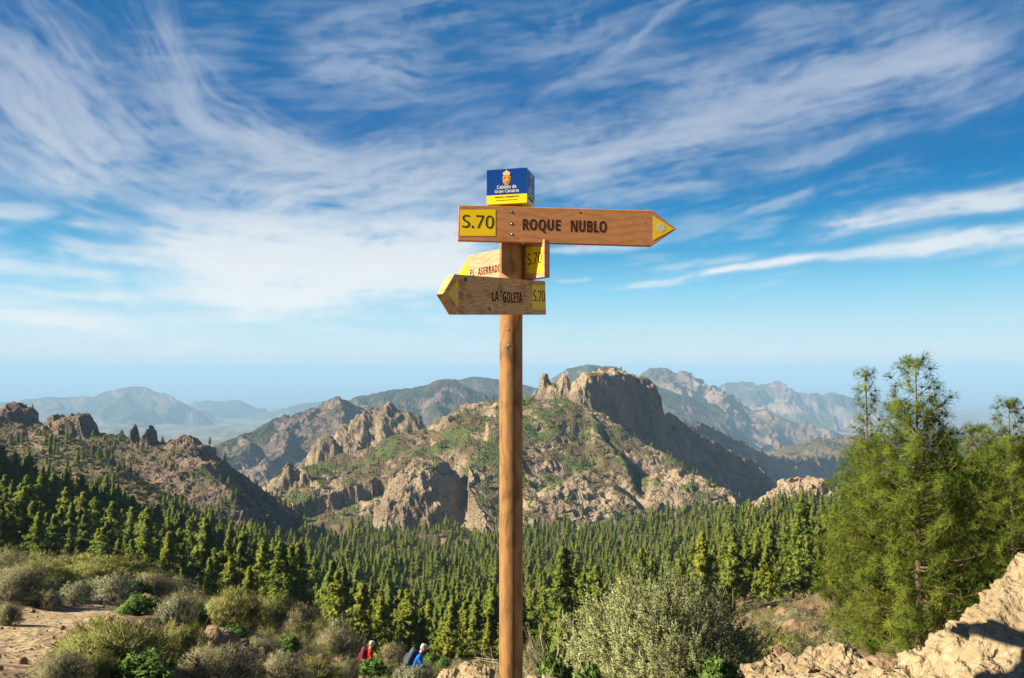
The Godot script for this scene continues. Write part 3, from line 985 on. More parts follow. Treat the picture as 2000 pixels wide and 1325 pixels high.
# the large grey-green bush right of the post: crooked stems and small leaves
func big_bush() -> void:
	var g := RandomNumberGenerator.new()
	g.seed = 77
	var z := 8.6
	var foot := P(1300, 1345, z)
	foot.y = ground(foot.x, foot.z)
	var top := P(1300, 1096, z).y - foot.y
	var rx := 238.0 / F * z
	var wood := Blades.new()
	var lv := Blades.new()
	var bark := Color(0.20, 0.16, 0.12)
	var ends := []
	for i in 26:
		var a := TAU * i / 26.0 + g.randf_range(-0.2, 0.2)
		var e := g.randf_range(0.15, 1.35)
		var d := Vector3(cos(a) * cos(e) * rx, sin(e) * top, sin(a) * cos(e) * rx * 0.85)
		var pts := PackedVector3Array([Vector3(cos(a), -0.1, sin(a)) * 0.1])
		for k in range(1, 6):
			var s := k / 5.0
			pts.append(d * s * 0.86 + Vector3(0, 0.14 * sin(s * 3.0) * (1.3 - e), 0) + rdir(g) * 0.07)
		wood.tube(pts, 0.022, 0.006, 5, bark)
		for k in 8:
			var s := g.randf_range(0.35, 1.0) * 5.0
			var p := pts[mini(int(s), 4)].lerp(pts[mini(int(s) + 1, 5)], s - int(s))
			var dd := (p.normalized() + rdir(g) * 0.85 + Vector3(0, 0.3, 0)).normalized() * g.randf_range(0.15, 0.36)
			var q := p + dd
			wood.tube(PackedVector3Array([p, p + dd * 0.5 + rdir(g) * 0.03, q]), 0.007, 0.003, 3, bark)
			ends.append(q)
	# leafy shoots over the dome
	var n := 6500
	for i in n:
		var y := pow(g.randf(), 0.85)
		var a := g.randf() * TAU
		var c := sqrt(1.0 - y * y)
		var d := Vector3(cos(a) * c, y, sin(a) * c)
		var lump := 0.86 + 0.16 * nS.get_noise_3d(d.x * 3.1, d.y * 3.1, d.z * 3.1) + 0.10 * nS.get_noise_3d(d.x * 8.0, d.y * 8.0, d.z * 8.0)
		var r := lump * pow(g.randf_range(0.25, 1.0), 0.35)
		var p := Vector3(d.x * rx * r, d.y * top * r, d.z * rx * 0.85 * r)
		# bare and dark below on the right, where the stems show
		if p.y < top * 0.34 and g.randf() < 0.72: continue
		var up := (d * 0.8 + Vector3(0, 0.6, 0) + rdir(g) * 0.4).normalized()
		var ln := g.randf_range(0.07, 0.15)
		var v := g.randf_range(0.75, 1.25)
		var col := Color(0.215, 0.245, 0.095).lerp(Color(0.275, 0.300, 0.140), g.randf()) * v
		if g.randf() < 0.05: col = Color(0.20, 0.165, 0.11) * v
		if i % 4 == 0: wood.tube(PackedVector3Array([p - up * 0.10, p + up * ln]), 0.0020, 0.0012, 3, bark)
		for k in 15:
			var s := k / 14.0
			var q := (up * 0.85 + rdir(g) * 0.85).normalized()
			lv.leaf_out(p + up * ln * s, q * g.randf_range(0.026, 0.046), 0.0060, rdir(g), col * g.randf_range(0.85, 1.15), (up * 0.6 + d * 0.9 + q * 0.3).normalized())
	var t := thing("bush", foot)
	tag(t, "large rounded grey-green bush right of the signpost pole", "bush")
	obj("stems", wood.mesh(), M.bark, t)
	obj("foliage", lv.mesh(), M.leaves, t)
	# bare pale twigs between pole and bush
	var bw := Blades.new()
	for i in 16:
		var a := g.randf_range(-0.9, 0.9)
		var pts := PackedVector3Array([Vector3(0, -0.05, 0)])
		var d := Vector3(sin(a), 1.0, g.randf_range(-0.4, 0.4)).normalized()
		for k in range(1, 6):
			d = (d + rdir(g) * 0.28 + Vector3(sin(a) * 0.12, 0, 0)).normalized()
			pts.append(pts[k - 1] + d * g.randf_range(0.18, 0.34))
		bw.tube(pts, 0.012, 0.003, 4, Color(0.36, 0.30, 0.20))
		for k in 4:
			var p := pts[1 + g.randi() % 4]
			bw.tube(PackedVector3Array([p, p + (d + rdir(g) * 0.9) * 0.2, p + (d + rdir(g) * 0.9) * 0.42]), 0.006, 0.002, 3, Color(0.36, 0.30, 0.20))
	var c := P(1085, 1310, 11.0)
	c.y = ground(c.x, c.z)
	var b := tag(obj("bare_twigs", bw.mesh(), M.bark), "bare pale twigs rising between the pole and the big bush", "dead shrub") as Node3D
	b.position = c
	# dry stalks near the path
	var ds := Blades.new()
	for i in 16:
		var o := Vector3(g.randf_range(-0.5, 0.5), 0, g.randf_range(-0.3, 0.3))
		var d := Vector3(g.randf_range(0.1, 0.5), 1.0, g.randf_range(-0.1, 0.2)).normalized()
		var ln := g.randf_range(0.5, 1.0)
		ds.tube(PackedVector3Array([o, o + d * ln * 0.6, o + d * ln + Vector3(0.05, -0.02, 0)]), 0.006, 0.003, 3, Color(0.42, 0.32, 0.19))
	c = P(345, 1265, sight(345, 1265))
	var st := tag(obj("dry_stalks", ds.mesh(), M.bark), "leaning dry straw-coloured stalks among the near shrubs", "dry grass") as Node3D
	st.position = c
	# a fallen branch at the bottom left
	var fb := Blades.new()
	fb.tube(PackedVector3Array([Vector3(-0.5, 0.03, 0.06), Vector3(-0.2, 0.08, 0), Vector3(0.1, 0.06, 0.02), Vector3(0.35, 0.12, -0.05), Vector3(0.5, 0.10, -0.04)]), 0.016, 0.006, 6, Color(0.24, 0.18, 0.13))
	fb.tube(PackedVector3Array([Vector3(0.1, 0.06, 0.02), Vector3(0.25, 0.16, 0.06)]), 0.008, 0.004, 5, Color(0.24, 0.18, 0.13))
	c = P(35, 1316, sight(35, 1316))
	var f := tag(obj("fallen_branch", fb.mesh(), M.bark), "dry fallen branch on the path at the bottom left corner", "branch") as Node3D
	f.position = c

# ---------------------------------------------------------------- stones and rocks
func rock_mesh(seed_: int, n: int, rough: float, col: Color) -> ArrayMesh:
	var sp := SphereMesh.new()
	sp.radial_segments = n * 2
	sp.rings = n
	sp.radius = 1.0
	sp.height = 2.0
	var arr := sp.get_mesh_arrays()
	var v: PackedVector3Array = arr[Mesh.ARRAY_VERTEX]
	var cols := PackedColorArray()
	for i in v.size():
		var d := v[i].normalized()
		var o := seed_ * 7.3
		var k := 1.0 + rough * (0.55 * nS.get_noise_3d(d.x * 1.3 + o, d.y * 1.3, d.z * 1.3) + 0.45 * nR.get_noise_3d(d.x * 1.1 + o, d.y * 1.1, d.z * 1.1))
		# flat facets as stone breaks
		for q in 5:
			var fn := Vector3(sin(o + q * 2.1), cos(o * 1.7 + q * 1.3), sin(o * 0.6 + q * 4.0)).normalized()
			k = minf(k, (0.72 + 0.05 * q) / maxf(d.dot(fn), 0.05))
		k += rough * 0.16 * nF.get_noise_3d(d.x * 4.0 + o, d.y * 4.0, d.z * 4.0)
		v[i] = d * k
		cols.append(col * (1.0 + 0.30 * nF.get_noise_3d(d.x * 2.0, d.y * 2.0 + o, d.z * 2.0)))
	arr[Mesh.ARRAY_VERTEX] = v
	arr[Mesh.ARRAY_COLOR] = cols
	var st := SurfaceTool.new()
	st.create_from_arrays(arr)
	st.generate_normals()
	return st.commit()

func build_rocks() -> void:
	# the outcrop we stand on, where it shows at the bottom right
	crest([[1690, 1345, 5.6], [1745, 1306, 5.4], [1800, 1290, 5.3], [1850, 1262, 5.2], [1880, 1220, 5.1], [1893, 1184, 5.05], [1912, 1150, 5.0], [1940, 1118, 4.95], [2000, 1090, 4.9], [2100, 1065, 4.8], [2300, 1100, 4.7]], 1.9, 0.42, 1.0, 0.06, 0.8)
	outcrop("boulder", "large tan rock outcrop filling the bottom right corner", 1640, 2420, 3.0, 3.2, 5.9, 1.0042, 0.10, 0.095, 0.55)
	crest([[1470, 1302, 6.6], [1500, 1288, 6.6], [1560, 1280, 6.5], [1610, 1276, 6.4], [1645, 1266, 6.3], [1668, 1266, 6.3], [1684, 1284, 6.3], [1692, 1320, 6.3]], 1.4, 0.55, 1.0, 0.05, 1.6)
	outcrop("boulder", "low tan rock block left of the big pine's foot", 1450, 1715, 2.4, 5.2, 7.0, 1.0032, 0.06, 0.12, 0.40)
	crest([[1450, 1345, 5.6], [1500, 1330, 5.6], [1560, 1320, 5.6], [1620, 1318, 5.5], [1700, 1312, 5.5], [1790, 1318, 5.4]], 1.2, 0.4, 1.0, 0.05, 0.9)
	outcrop("rock_ledge", "long low ledge of tan rock along the bottom edge on the right", 1350, 1830, 2.6, 4.6, 6.0, 1.0040, 0.06, 0.10, 0.40)
	crest([[855, 1336, 5.6], [872, 1318, 5.6], [900, 1306, 5.6], [935, 1303, 5.5], [962, 1310, 5.5], [985, 1330, 5.5]], 1.2, 0.6, 1.0, 0.04, 1.4)
	outcrop("boulder", "pale rock at the bottom edge left of the pole", 835, 1010, 2.2, 5.0, 6.0, 1.0036, 0.05, 0.10, 0.30)
	crest([[1022, 1336, 5.4], [1040, 1322, 5.4], [1068, 1326, 5.4], [1085, 1340, 5.4]], 1.2, 0.6, 1.0, 0.03, 1.4)
	outcrop("boulder", "small pale rock at the bottom edge right of the pole", 1010, 1100, 2.2, 5.0, 5.7, 1.0036, 0.04, 0.07, 0.25)
	# single rocks that can be told apart: px, py of the middle, size in px, label
	var kinds := []
	for k in 4: kinds.append(rock_mesh(k + 1, 22, 0.5, Color(0.34, 0.235, 0.145)))
	var list := [[1560, 1226, 66, "grey-tan boulder on the scree right of the big bush"], [1498, 1262, 60, "broad brown rock at the right foot of the big bush"], [1530, 1250, 34, "small rock above the broad brown one"],
		[1612, 1262, 30, "rock under the left skirt of the big pine"], [1765, 1296, 36, "rock at the foot of the big pine"], [1655, 1258, 22, "pebbly rock behind the low tan block"],
		[1537, 1206, 36, "pale rock on the scree, uppermost left of the big pine"], [1582, 1219, 30, "small pale rock close under the uppermost one's right"], [1604, 1252, 42, "pale slab on the scree beside the big pine's skirt"], [1522, 1274, 40, "pale rock at the lower edge of the scree, above the tan block"], [1557, 1262, 28, "small rock in the middle of the scree"], [1628, 1222, 26, "rock against the big pine's left edge, on the scree"], [860, 1290, 16, "pointed stone beyond the hiker in blue"], [880, 1300, 20, "flat stone on the trail right of the hikers"], [700, 1300, 22, "stone at the hiker in red's feet"], [930, 1296, 24, "tan stone near the pole on the trail"],
		[395, 1168, 40, "broken earth bank on the crest behind the shrubs"], [215, 1172, 18, "stone on the path's upper edge"], [240, 1180, 14, "smaller stone beside the path's end"], [120, 1228, 12, "stone in the middle of the dirt path"], [62, 1196, 12, "stone on the dirt path near the left edge"], [395, 1240, 14, "stone below the small green ball shrub"]]
	for i in list.size():
		var s = list[i]
		var z := sight(s[0], s[1] + s[2] * 0.3)
		var p := P(s[0], s[1], z)
		p.y = ground(p.x, p.z)
		var r: float = s[2] * 0.5 / F * z
		var o = tag(obj("rock", kinds[i % 4], M.rock_near), s[3], "rock") as Node3D
		o.position = p + Vector3(0, r * 0.25, 0)
		o.rotation = Vector3(i * 0.3, i * 1.7, i * 0.2)
		o.scale = Vector3(r, r * 0.72, r * 0.9)
	# loose stones, tufts and small scrub that nobody could count
	var g := RandomNumberGenerator.new()
	g.seed = 9
	scatter("loose_stones", "loose stones lying on the dirt and the slope", rock_mesh(9, 6, 0.5, Color(0.32, 0.22, 0.135)), M.rock_near, 9000, 3.2, 60.0, 0.010, 0.055, g, 0)
	scatter("rubble", "rocks scattered over the open slopes", rock_mesh(12, 9, 0.5, Color(0.30, 0.21, 0.135)), M.rock_near, 4200, 10.0, 150.0, 0.07, 0.30, g, 0)
	var tuft := Blades.new()
	for k in 34:
		tuft.needle(rdir(g) * Vector3(0.05, 0, 0.05), (Vector3(0, 1, 0) + rdir(g) * 0.75).normalized() * g.randf_range(0.08, 0.2), 0.004, rdir(g), Color(0.21, 0.17, 0.085).lerp(Color(0.13, 0.14, 0.05), g.randf()))
	scatter("dry_grass", "tufts of dry grass on the slope", tuft.mesh(), M.leaves, 3000, 3.4, 45.0, 0.6, 1.6, g, 1)
	var mesh_a: Array = shrub(401, 2, 170)
	var mesh_b: Array = shrub(402, 0, 170)
	var mesh_c: Array = shrub(403, 1, 110)
	scatter("undergrowth", "low dry scrub covering the slope between the shrubs and under the pines", mesh_a[1], M.leaves, 3000, 9.0, 240.0, 0.35, 0.9, g, 1)
	scatter("undergrowth", "low olive scrub covering the slope between the shrubs and under the pines", mesh_b[1], M.leaves, 2600, 9.0, 240.0, 0.35, 0.9, g, 1)
	more_undergrowth(g, mesh_a[1], mesh_b[1])
	scatter("undergrowth", "low green scrub on the slope and under the pines", mesh_c[1], M.leaves, 2600, 10.0, 240.0, 0.3, 0.9, g, 1)

func more_undergrowth(g: RandomNumberGenerator, a: Mesh, b: Mesh) -> void:
	scatter("undergrowth", "dry scrub over the slope beyond the near shrubs", a, M.leaves, 7000, 30.0, 170.0, 0.7, 2.2, g, 1)
	scatter("undergrowth", "olive scrub over the slope beyond the near shrubs", b, M.leaves, 7000, 30.0, 170.0, 0.7, 2.2, g, 1)

func outcrop(called: String, label: String, x0: float, x1: float, dx: float, z0: float, z1: float, q: float, warp: float, crag: float, grain: float) -> void:
	blocky = 0.12
	massif(called, label, x0, x1, dx, z0, z1, q, warp, 0.0, crag, grain, 4, M.rock_near)
	blocky = 0.8
	var o: Node = get_child(get_child_count() - 1)
	o.remove_meta("kind")
	o.set_meta("category", "rock")

func scatter(called: String, label: String, mesh: Mesh, m: Material, count: int, r0: float, r1: float, s0: float, s1: float, g: RandomNumberGenerator, avoid: int) -> void:
	var at: Array[Transform3D] = []
	while at.size() < count:
		var t := g.randf()
		var r := sqrt(lerpf(r0 * r0, r1 * r1, t * t))
		var a := g.randf_range(-0.74, 0.74)
		var x := sin(a) * r
		var z := -cos(a) * r
		var n := nF.get_noise_2d(x * 0.25 + 17.0 * avoid, z * 0.25)
		if g.randf() > 0.5 + n * 1.3: 
			count -= 1
			continue
		var d := path_dist(x, z)
		if avoid == 1 and d < path_half(r) + 0.35: 
			count -= 1
			continue
		var s := lerpf(s0, s1, pow(g.randf(), 2.5))
		if avoid == 0 and d < 0.7 and s > 0.03: s = 0.02
		if avoid == 1: s *= clampf(r / 25.0, 0.35, 1.0)
		var b := Basis(Vector3.UP, g.randf() * TAU).scaled(Vector3(s, s * g.randf_range(0.6, 1.0), s))
		at.append(Transform3D(b, Vector3(x, ground(x, z) + (s * 0.15 if avoid == 0 else 0.0), z)))
	var mm := MultiMesh.new()
	mm.transform_format = MultiMesh.TRANSFORM_3D
	mm.instance_count = at.size()
	mm.mesh = mesh
	for i in at.size(): mm.set_instance_transform(i, at[i])
	var o := MultiMeshInstance3D.new()
	o.multimesh = mm
	o.material_override = m
	o.name = numbered(called)
	tag(o, label, "", "", "stuff")
	add_child(o, true)

# white farmhouses far off in the hazy valleys
func build_houses() -> void:
	var walls := mat(Color(0.78, 0.77, 0.74), 0.8)
	var roof := mat(Color(0.42, 0.22, 0.14), 0.85)
	var glass := mat(Color(0.05, 0.06, 0.07), 0.2)
	var list := [[374, 838, 22.0, "upper white farmhouse in the hazy valley below the table mountain"], [391, 850, 26.0, "lower white farmhouse in the hazy valley below the table mountain"], [402, 853, 16.0, "smallest white farmhouse right of the lower one in the hazy valley"]]
	for s in list:
		var z := sight(s[0], s[1], 2600.0, 20000.0)
		var p := P(s[0], s[1], z)
		var w: float = s[2]
		var t := thing("house", Vector3(p.x, ground(p.x, p.z), p.z), 0.4)
		tag(t, s[3], "house", "white farmhouses in the far valley")
		var box := BoxMesh.new()
		box.size = Vector3(w, w * 0.4, w * 0.6)
		obj("wall", box, walls, t).position.y = w * 0.18
		var pr := PrismMesh.new()
		pr.size = Vector3(w * 0.64, w * 0.16, w * 1.04)
		var r := obj("roof", pr, roof, t)
		r.position.y = w * 0.46
		r.rotation.y = PI / 2
		for i in 3:
			var wb := BoxMesh.new()
			wb.size = Vector3(w * 0.09, w * 0.12, 0.2)
			obj("window", wb, glass, t).position = Vector3((i - 1) * w * 0.28, w * 0.2, w * 0.3)

# ---------------------------------------------------------------- the two hikers
# a body as one skin round its bones: each bone [from, to, radius, radius]; the skin is meshed by surface nets
func skin(bones: Array, cell: float, blend: float) -> ArrayMesh:
	var lo := Vector3(1e9, 1e9, 1e9)
	var hi := -lo
	for b in bones:
		var r := maxf(b[2], b[3]) + blend + cell * 2.0
		for e in [b[0], b[1]]:
			lo = lo.min(e - Vector3.ONE * r)
			hi = hi.max(e + Vector3.ONE * r)
	var n := Vector3i(((hi - lo) / cell).ceil()) + Vector3i.ONE
	var f := PackedFloat32Array()
	f.resize(n.x * n.y * n.z)
	f.fill(1.0)
	for b in bones:
		var a: Vector3 = b[0]
		var ab: Vector3 = b[1] - a
		var l2 := maxf(ab.length_squared(), 1e-9)
		var r0: float = b[2]
		var r1: float = b[3]
		var m := maxf(r0, r1) + blend + cell * 2.0
		var p0 := Vector3i(((a.min(b[1]) - Vector3.ONE * m - lo) / cell).floor()).clamp(Vector3i.ZERO, n - Vector3i.ONE)
		var p1 := Vector3i(((a.max(b[1]) + Vector3.ONE * m - lo) / cell).ceil()).clamp(Vector3i.ZERO, n - Vector3i.ONE)
		for z in range(p0.z, p1.z + 1):
			for y in range(p0.y, p1.y + 1):
				for x in range(p0.x, p1.x + 1):
					var p := lo + Vector3(x, y, z) * cell
					var t := clampf((p - a).dot(ab) / l2, 0.0, 1.0)
					var d := (p - a - ab * t).length() - lerpf(r0, r1, t)
					var k := (z * n.y + y) * n.x + x
					var o := f[k]
					var h := clampf(0.5 + 0.5 * (o - d) / blend, 0.0, 1.0)
					f[k] = lerpf(o, d, h) - blend * h * (1.0 - h)
	var id := {}
	var v := PackedVector3Array()
	var sx := 1
	var sy := n.x
	var sz := n.x * n.y
	var idx := PackedInt32Array()
	for z in n.z - 1:
		for y in n.y - 1:
			for x in n.x - 1:
				var k := (z * n.y + y) * n.x + x
				var c := [f[k], f[k + sx], f[k + sy], f[k + sx + sy], f[k + sz], f[k + sx + sz], f[k + sy + sz], f[k + sx + sy + sz]]
				var ins := 0
				for q in c: if q < 0.0: ins += 1
				if ins == 0 or ins == 8: continue
				var s := Vector3.ZERO
				var w := 0
				for e in [[0, 1], [2, 3], [4, 5], [6, 7], [0, 2], [1, 3], [4, 6], [5, 7], [0, 4], [1, 5], [2, 6], [3, 7]]:
					var va: float = c[e[0]]
					var vb: float = c[e[1]]
					if (va < 0.0) == (vb < 0.0): continue
					var t := va / (va - vb)
					var pa := Vector3(e[0] & 1, (e[0] >> 1) & 1, e[0] >> 2)
					var pb := Vector3(e[1] & 1, (e[1] >> 1) & 1, e[1] >> 2)
					s += pa.lerp(pb, t)
					w += 1
				id[k] = v.size()
				v.append(lo + (Vector3(x, y, z) + s / w) * cell)
	for k in id:
		var x: int = k % n.x
		var y: int = (k / n.x) % n.y
		var z: int = k / sz
		for ax in 3:
			var st: int = [sx, sy, sz][ax]
			var a: int = [sy, sz, sx][ax]
			var b: int = [sz, sx, sy][ax]
			if [y, z, x][ax] == 0 or [z, x, y][ax] == 0: continue
			if (f[k] < 0.0) == (f[k + st] < 0.0): continue
			if not (id.has(k - a) and id.has(k - b) and id.has(k - a - b)): continue
			var q := [id[k], id[k - a], id[k - a - b], id[k - b]]
			if f[k] < 0.0: q = [q[0], q[3], q[2], q[1]]
			for e in [0, 1, 2, 0, 2, 3]: idx.append(q[e])
	var arr := []
	arr.resize(Mesh.ARRAY_MAX)
	arr[Mesh.ARRAY_VERTEX] = v
	arr[Mesh.ARRAY_INDEX] = idx
	var tool := SurfaceTool.new()
	tool.create_from_arrays(arr)
	tool.generate_normals()
	return tool.commit()

func join(meshes: Array) -> ArrayMesh:
	var st := SurfaceTool.new()
	for m in meshes: st.append_from(m, 0, Transform3D())
	return st.commit()

# faces +x; y is up; lean in radians
func person(label: String, at: Vector3, turn: float, lean: float, nod: float, jacket: Material, trousers: Material, pack: Material, hair: Material, group: String) -> void:
	var root := thing("person", at, turn)
	tag(root, label, "person", group)
	var ahead := Vector3(sin(lean), cos(lean), 0)
	var side := Vector3(0, 0, 1)
	var front := Vector3(cos(lean), -sin(lean), 0)
	var hip := Vector3(-0.05 - 0.10 * lean, 0.90 - 0.05 * lean, 0)
	var waist := hip + ahead * 0.16
	var chest := hip + ahead * 0.38
	var neck := hip + ahead * 0.53
	var hl := lean * 0.5 + nod
	var hup := Vector3(sin(hl), cos(hl), 0)
	var hfw := Vector3(cos(hl), -sin(hl), 0)
	var head := neck + ahead * 0.06 + hup * 0.13 + hfw * 0.02
	var body := []      # skin
	var coat := []
	var legs := []
	var boots := []
	body.append([hip, waist, 0.12, 0.11])
	body.append([waist, chest, 0.11, 0.13])
	body.append([chest, neck, 0.12, 0.055])
	body.append([neck, head, 0.055, 0.06])
	coat.append([hip - ahead * 0.10 + side * 0.05, waist + side * 0.05, 0.145, 0.135])
	coat.append([hip - ahead * 0.10 - side * 0.05, waist - side * 0.05, 0.145, 0.135])
	coat.append([waist + side * 0.05, chest + side * 0.07, 0.135, 0.135])
	coat.append([waist - side * 0.05, chest - side * 0.07, 0.135, 0.135])
	coat.append([chest, neck - ahead * 0.01, 0.12, 0.07])
	var hands := []
	for s in [-1.0, 1.0]:
		var sh: Vector3 = chest + ahead * 0.10 + side * (0.17 * s)
		var el: Vector3 = sh + Vector3(-0.02 + 0.10 * s, -0.27, 0.05 * s)
		var wr: Vector3 = el + Vector3(0.20, -0.13 + 0.05 * s, -0.02 * s)
		body.append([chest + ahead * 0.08, sh, 0.06, 0.055])
		body.append([sh, el, 0.050, 0.040])
		body.append([el, wr, 0.040, 0.028])
		coat.append([chest + ahead * 0.07, sh, 0.085, 0.078])
		coat.append([sh, el, 0.078, 0.062])
		coat.append([el, wr - (wr - el) * 0.12, 0.062, 0.048])
		# the hand: palm, four fingers and a thumb, loosely curled
		var d: Vector3 = (wr - el).normalized()
		var across := d.cross(Vector3.UP).normalized()
		var down := across.cross(d)
		var palm: Vector3 = wr + d * 0.055
		body.append([wr, palm, 0.026, 0.030])
		for q in 4:
			var o: Vector3 = palm + across * (0.019 * (q - 1.5)) + d * 0.022
			var l: float = [0.036, 0.042, 0.040, 0.031][q]
			var k1: Vector3 = o + d * l
			var k2: Vector3 = k1 + (d * 0.55 + down * 0.85).normalized() * l * 0.8
			hands.append([o, k1, 0.0095, 0.009])
			hands.append([k1, k2, 0.009, 0.008])
		var th: Vector3 = wr + d * 0.025 + across * (0.026 * -s)
		hands.append([th, th + (d * 0.7 - across * 0.6 * s).normalized() * 0.045, 0.011, 0.0095])
		hands.append([wr + d * 0.03, palm + d * 0.02, 0.024, 0.026])
		# the leg: hip, knee, ankle, foot
		var kn := Vector3(hip.x + 0.14 * s + 0.05, 0.49, 0.10 * s)
		var an := Vector3(hip.x + 0.26 * s + 0.03, 0.10 if s > 0.0 else 0.13, 0.10 * s)
		var hj: Vector3 = hip + side * (0.09 * s)
		body.append([hj, kn, 0.078, 0.054])
		body.append([kn, an, 0.054, 0.036])
		legs.append([hip, hj, 0.125, 0.115])
		legs.append([hj, kn, 0.098, 0.072])
		legs.append([kn, an + Vector3(0, 0.03, 0), 0.072, 0.060])
		var toe := an + (Vector3(0.16, -0.06, 0) if s > 0.0 else Vector3(0.13, -0.09, 0))
		body.append([an, toe, 0.038, 0.032])
		boots.append([an + Vector3(0, 0.05, 0), an + Vector3(-0.02, -0.04, 0), 0.058, 0.055])
		boots.append([an + Vector3(-0.02, -0.045, 0), toe, 0.052, 0.045])
	# the head with a brow, nose, mouth, chin, ears and eyes
	var hd := []
	hd.append([head + hup * 0.03 - hfw * 0.015, head + hup * 0.035 + hfw * 0.015, 0.090, 0.082])
	hd.append([head - hup * 0.03 + hfw * 0.02, head - hup * 0.07 + hfw * 0.045, 0.068, 0.040])
	hd.append([head + hup * 0.015 + hfw * 0.09, head - hup * 0.022 + hfw * 0.108, 0.010, 0.015])
	hd.append([head + hup * 0.035 + hfw * 0.078 + side * 0.03, head + hup * 0.035 + hfw * 0.078 - side * 0.03, 0.013, 0.013])
	hd.append([head - hup * 0.055 + hfw * 0.078 + side * 0.016, head - hup * 0.055 + hfw * 0.078 - side * 0.016, 0.010, 0.010])
	for s in [-1.0, 1.0]:
		hd.append([head + hup * 0.02 + side * (0.082 * s), head - hup * 0.03 + side * (0.078 * s) + hfw * 0.006, 0.016, 0.010])
	hd.append([neck, head, 0.052, 0.06])
	var bm := obj("body", join([skin(body, 0.022, 0.03), skin(hd, 0.008, 0.014), skin(hands.slice(0, 11), 0.005, 0.006), skin(hands.slice(11), 0.005, 0.006)]), M.skin, root)
	obj("trousers", skin(legs, 0.022, 0.03), trousers, root)
	obj("jacket", skin(coat, 0.020, 0.03), jacket, root)
	for s in 2:
		obj("boot", skin(boots.slice(s * 2, s * 2 + 2), 0.012, 0.02), M.boot, root)
	obj("hair", skin([[head + hup * 0.045 - hfw * 0.035, head + hup * 0.055 + hfw * 0.010, 0.088, 0.078], [head - hup * 0.02 - hfw * 0.045, head + hup * 0.03 - hfw * 0.03, 0.066, 0.085]], 0.008, 0.02), hair, root)
	for s in [-1.0, 1.0]:
		obj("eye", skin([[head + hup * 0.018 + hfw * 0.083 + side * (0.032 * s), head + hup * 0.018 + hfw * 0.0831 + side * (0.032 * s), 0.010, 0.010]], 0.003, 0.003), M.eye, root)
	# the rucksack: a stuffed bag on the back, a lid, a pocket and two straps
	var back := chest - front * 0.235
	var bag := obj("rucksack", skin([[back - ahead * 0.26 + side * 0.07, back + ahead * 0.06 + side * 0.07, 0.105, 0.095], [back - ahead * 0.26 - side * 0.07, back + ahead * 0.06 - side * 0.07, 0.105, 0.095]], 0.014, 0.03), pack, root)
	obj("lid", skin([[back + ahead * 0.12 + side * 0.08, back + ahead * 0.12 - side * 0.08, 0.085, 0.085]], 0.012, 0.02), pack, bag)
	obj("pocket", skin([[back - front * 0.09 - ahead * 0.22, back - front * 0.09 - ahead * 0.06, 0.075, 0.07]], 0.012, 0.02), pack, bag)
	for s in [-1.0, 1.0]:
		var o: Vector3 = side * (0.11 * s)
		obj("strap", skin([[back + ahead * 0.12 + o, chest + ahead * 0.16 + o, 0.022, 0.022], [chest + ahead * 0.16 + o, chest + front * 0.12 + ahead * 0.04 + o, 0.022, 0.022], [chest + front * 0.12 + ahead * 0.04 + o, chest + front * 0.02 - ahead * 0.18 + o * 1.2, 0.022, 0.02]], 0.010, 0.012), M.strap, bag)

func stand_at(px: float, head: float, tall: float) -> Vector3:
	var z := 18.0
	while z < 70.0:
		var p := P(px, head, z)
		if p.y - ground(p.x, p.z) > tall: break
		z += 0.1
	var p := P(px, head, z)
	return Vector3(p.x, ground(p.x, p.z), p.z)

func build_people() -> void:
	M.skin = mat(Color(0.50, 0.28, 0.19), 0.55)
	M.eye = mat(Color(0.03, 0.025, 0.02), 0.2)
	M.boot = mat(Color(0.07, 0.05, 0.035), 0.8)
	M.strap = mat(Color(0.05, 0.055, 0.07), 0.8)
	M.white_hair = mat(Color(0.40, 0.385, 0.35), 0.9)
	M.red_cloth = mat(Color(0.48, 0.018, 0.015), 0.7)
	M.blue_cloth = mat(Color(0.006, 0.115, 0.46), 0.65)
	M.maroon_cloth = mat(Color(0.16, 0.018, 0.03), 0.75)
	M.slate_cloth = mat(Color(0.055, 0.075, 0.10), 0.75)
	M.dark_cloth = mat(Color(0.045, 0.05, 0.07), 0.8)
	M.navy_cloth = mat(Color(0.015, 0.035, 0.11), 0.8)
	person("white-haired hiker in a red jacket with a maroon rucksack, walking left of the pole", stand_at(722, 1254, 1.68), 0.25, 0.16, 0.25, M.red_cloth, M.dark_cloth, M.maroon_cloth, M.white_hair, "")
	person("white-haired hiker in a blue jacket bending forward under a slate rucksack", stand_at(812, 1263, 1.56), 0.1, 0.48, 0.25, M.blue_cloth, M.navy_cloth, M.slate_cloth, M.white_hair, "")

# ---------------------------------------------------------------- the signpost
# a board's own frame: o bottom left of its face, u along it, v up, n out of its face
class Face:
	var o: Vector3
	var u: Vector3
	var v: Vector3
	var n: Vector3
	var l: float
	var h: float
	func at(a: float, b: float, c := 0.0) -> Vector3:
		return o + u * a + v * b + n * c
	func basis() -> Basis:
		return Basis(u, v, n)

func face(lb: Vector3, rb: Vector3, lt: Vector3) -> Face:
	var f := Face.new()
	f.o = lb
	f.l = (rb - lb).length()
	f.u = (rb - lb) / f.l
	var w := lt - lb
	w -= f.u * w.dot(f.u)
	f.h = w.length()
	f.v = w / f.h
	f.n = f.u.cross(f.v)
	return f

# where the sight line through a point of the photograph meets a face
func on_face(f: Face, px: float, py: float) -> Vector2:
	var d := P(px, py, 1.0) - EYE
	var t := (f.o - EYE).dot(f.n) / d.dot(f.n)
	var q := EYE + d * t - f.o
	return Vector2(q.dot(f.u), q.dot(f.v))

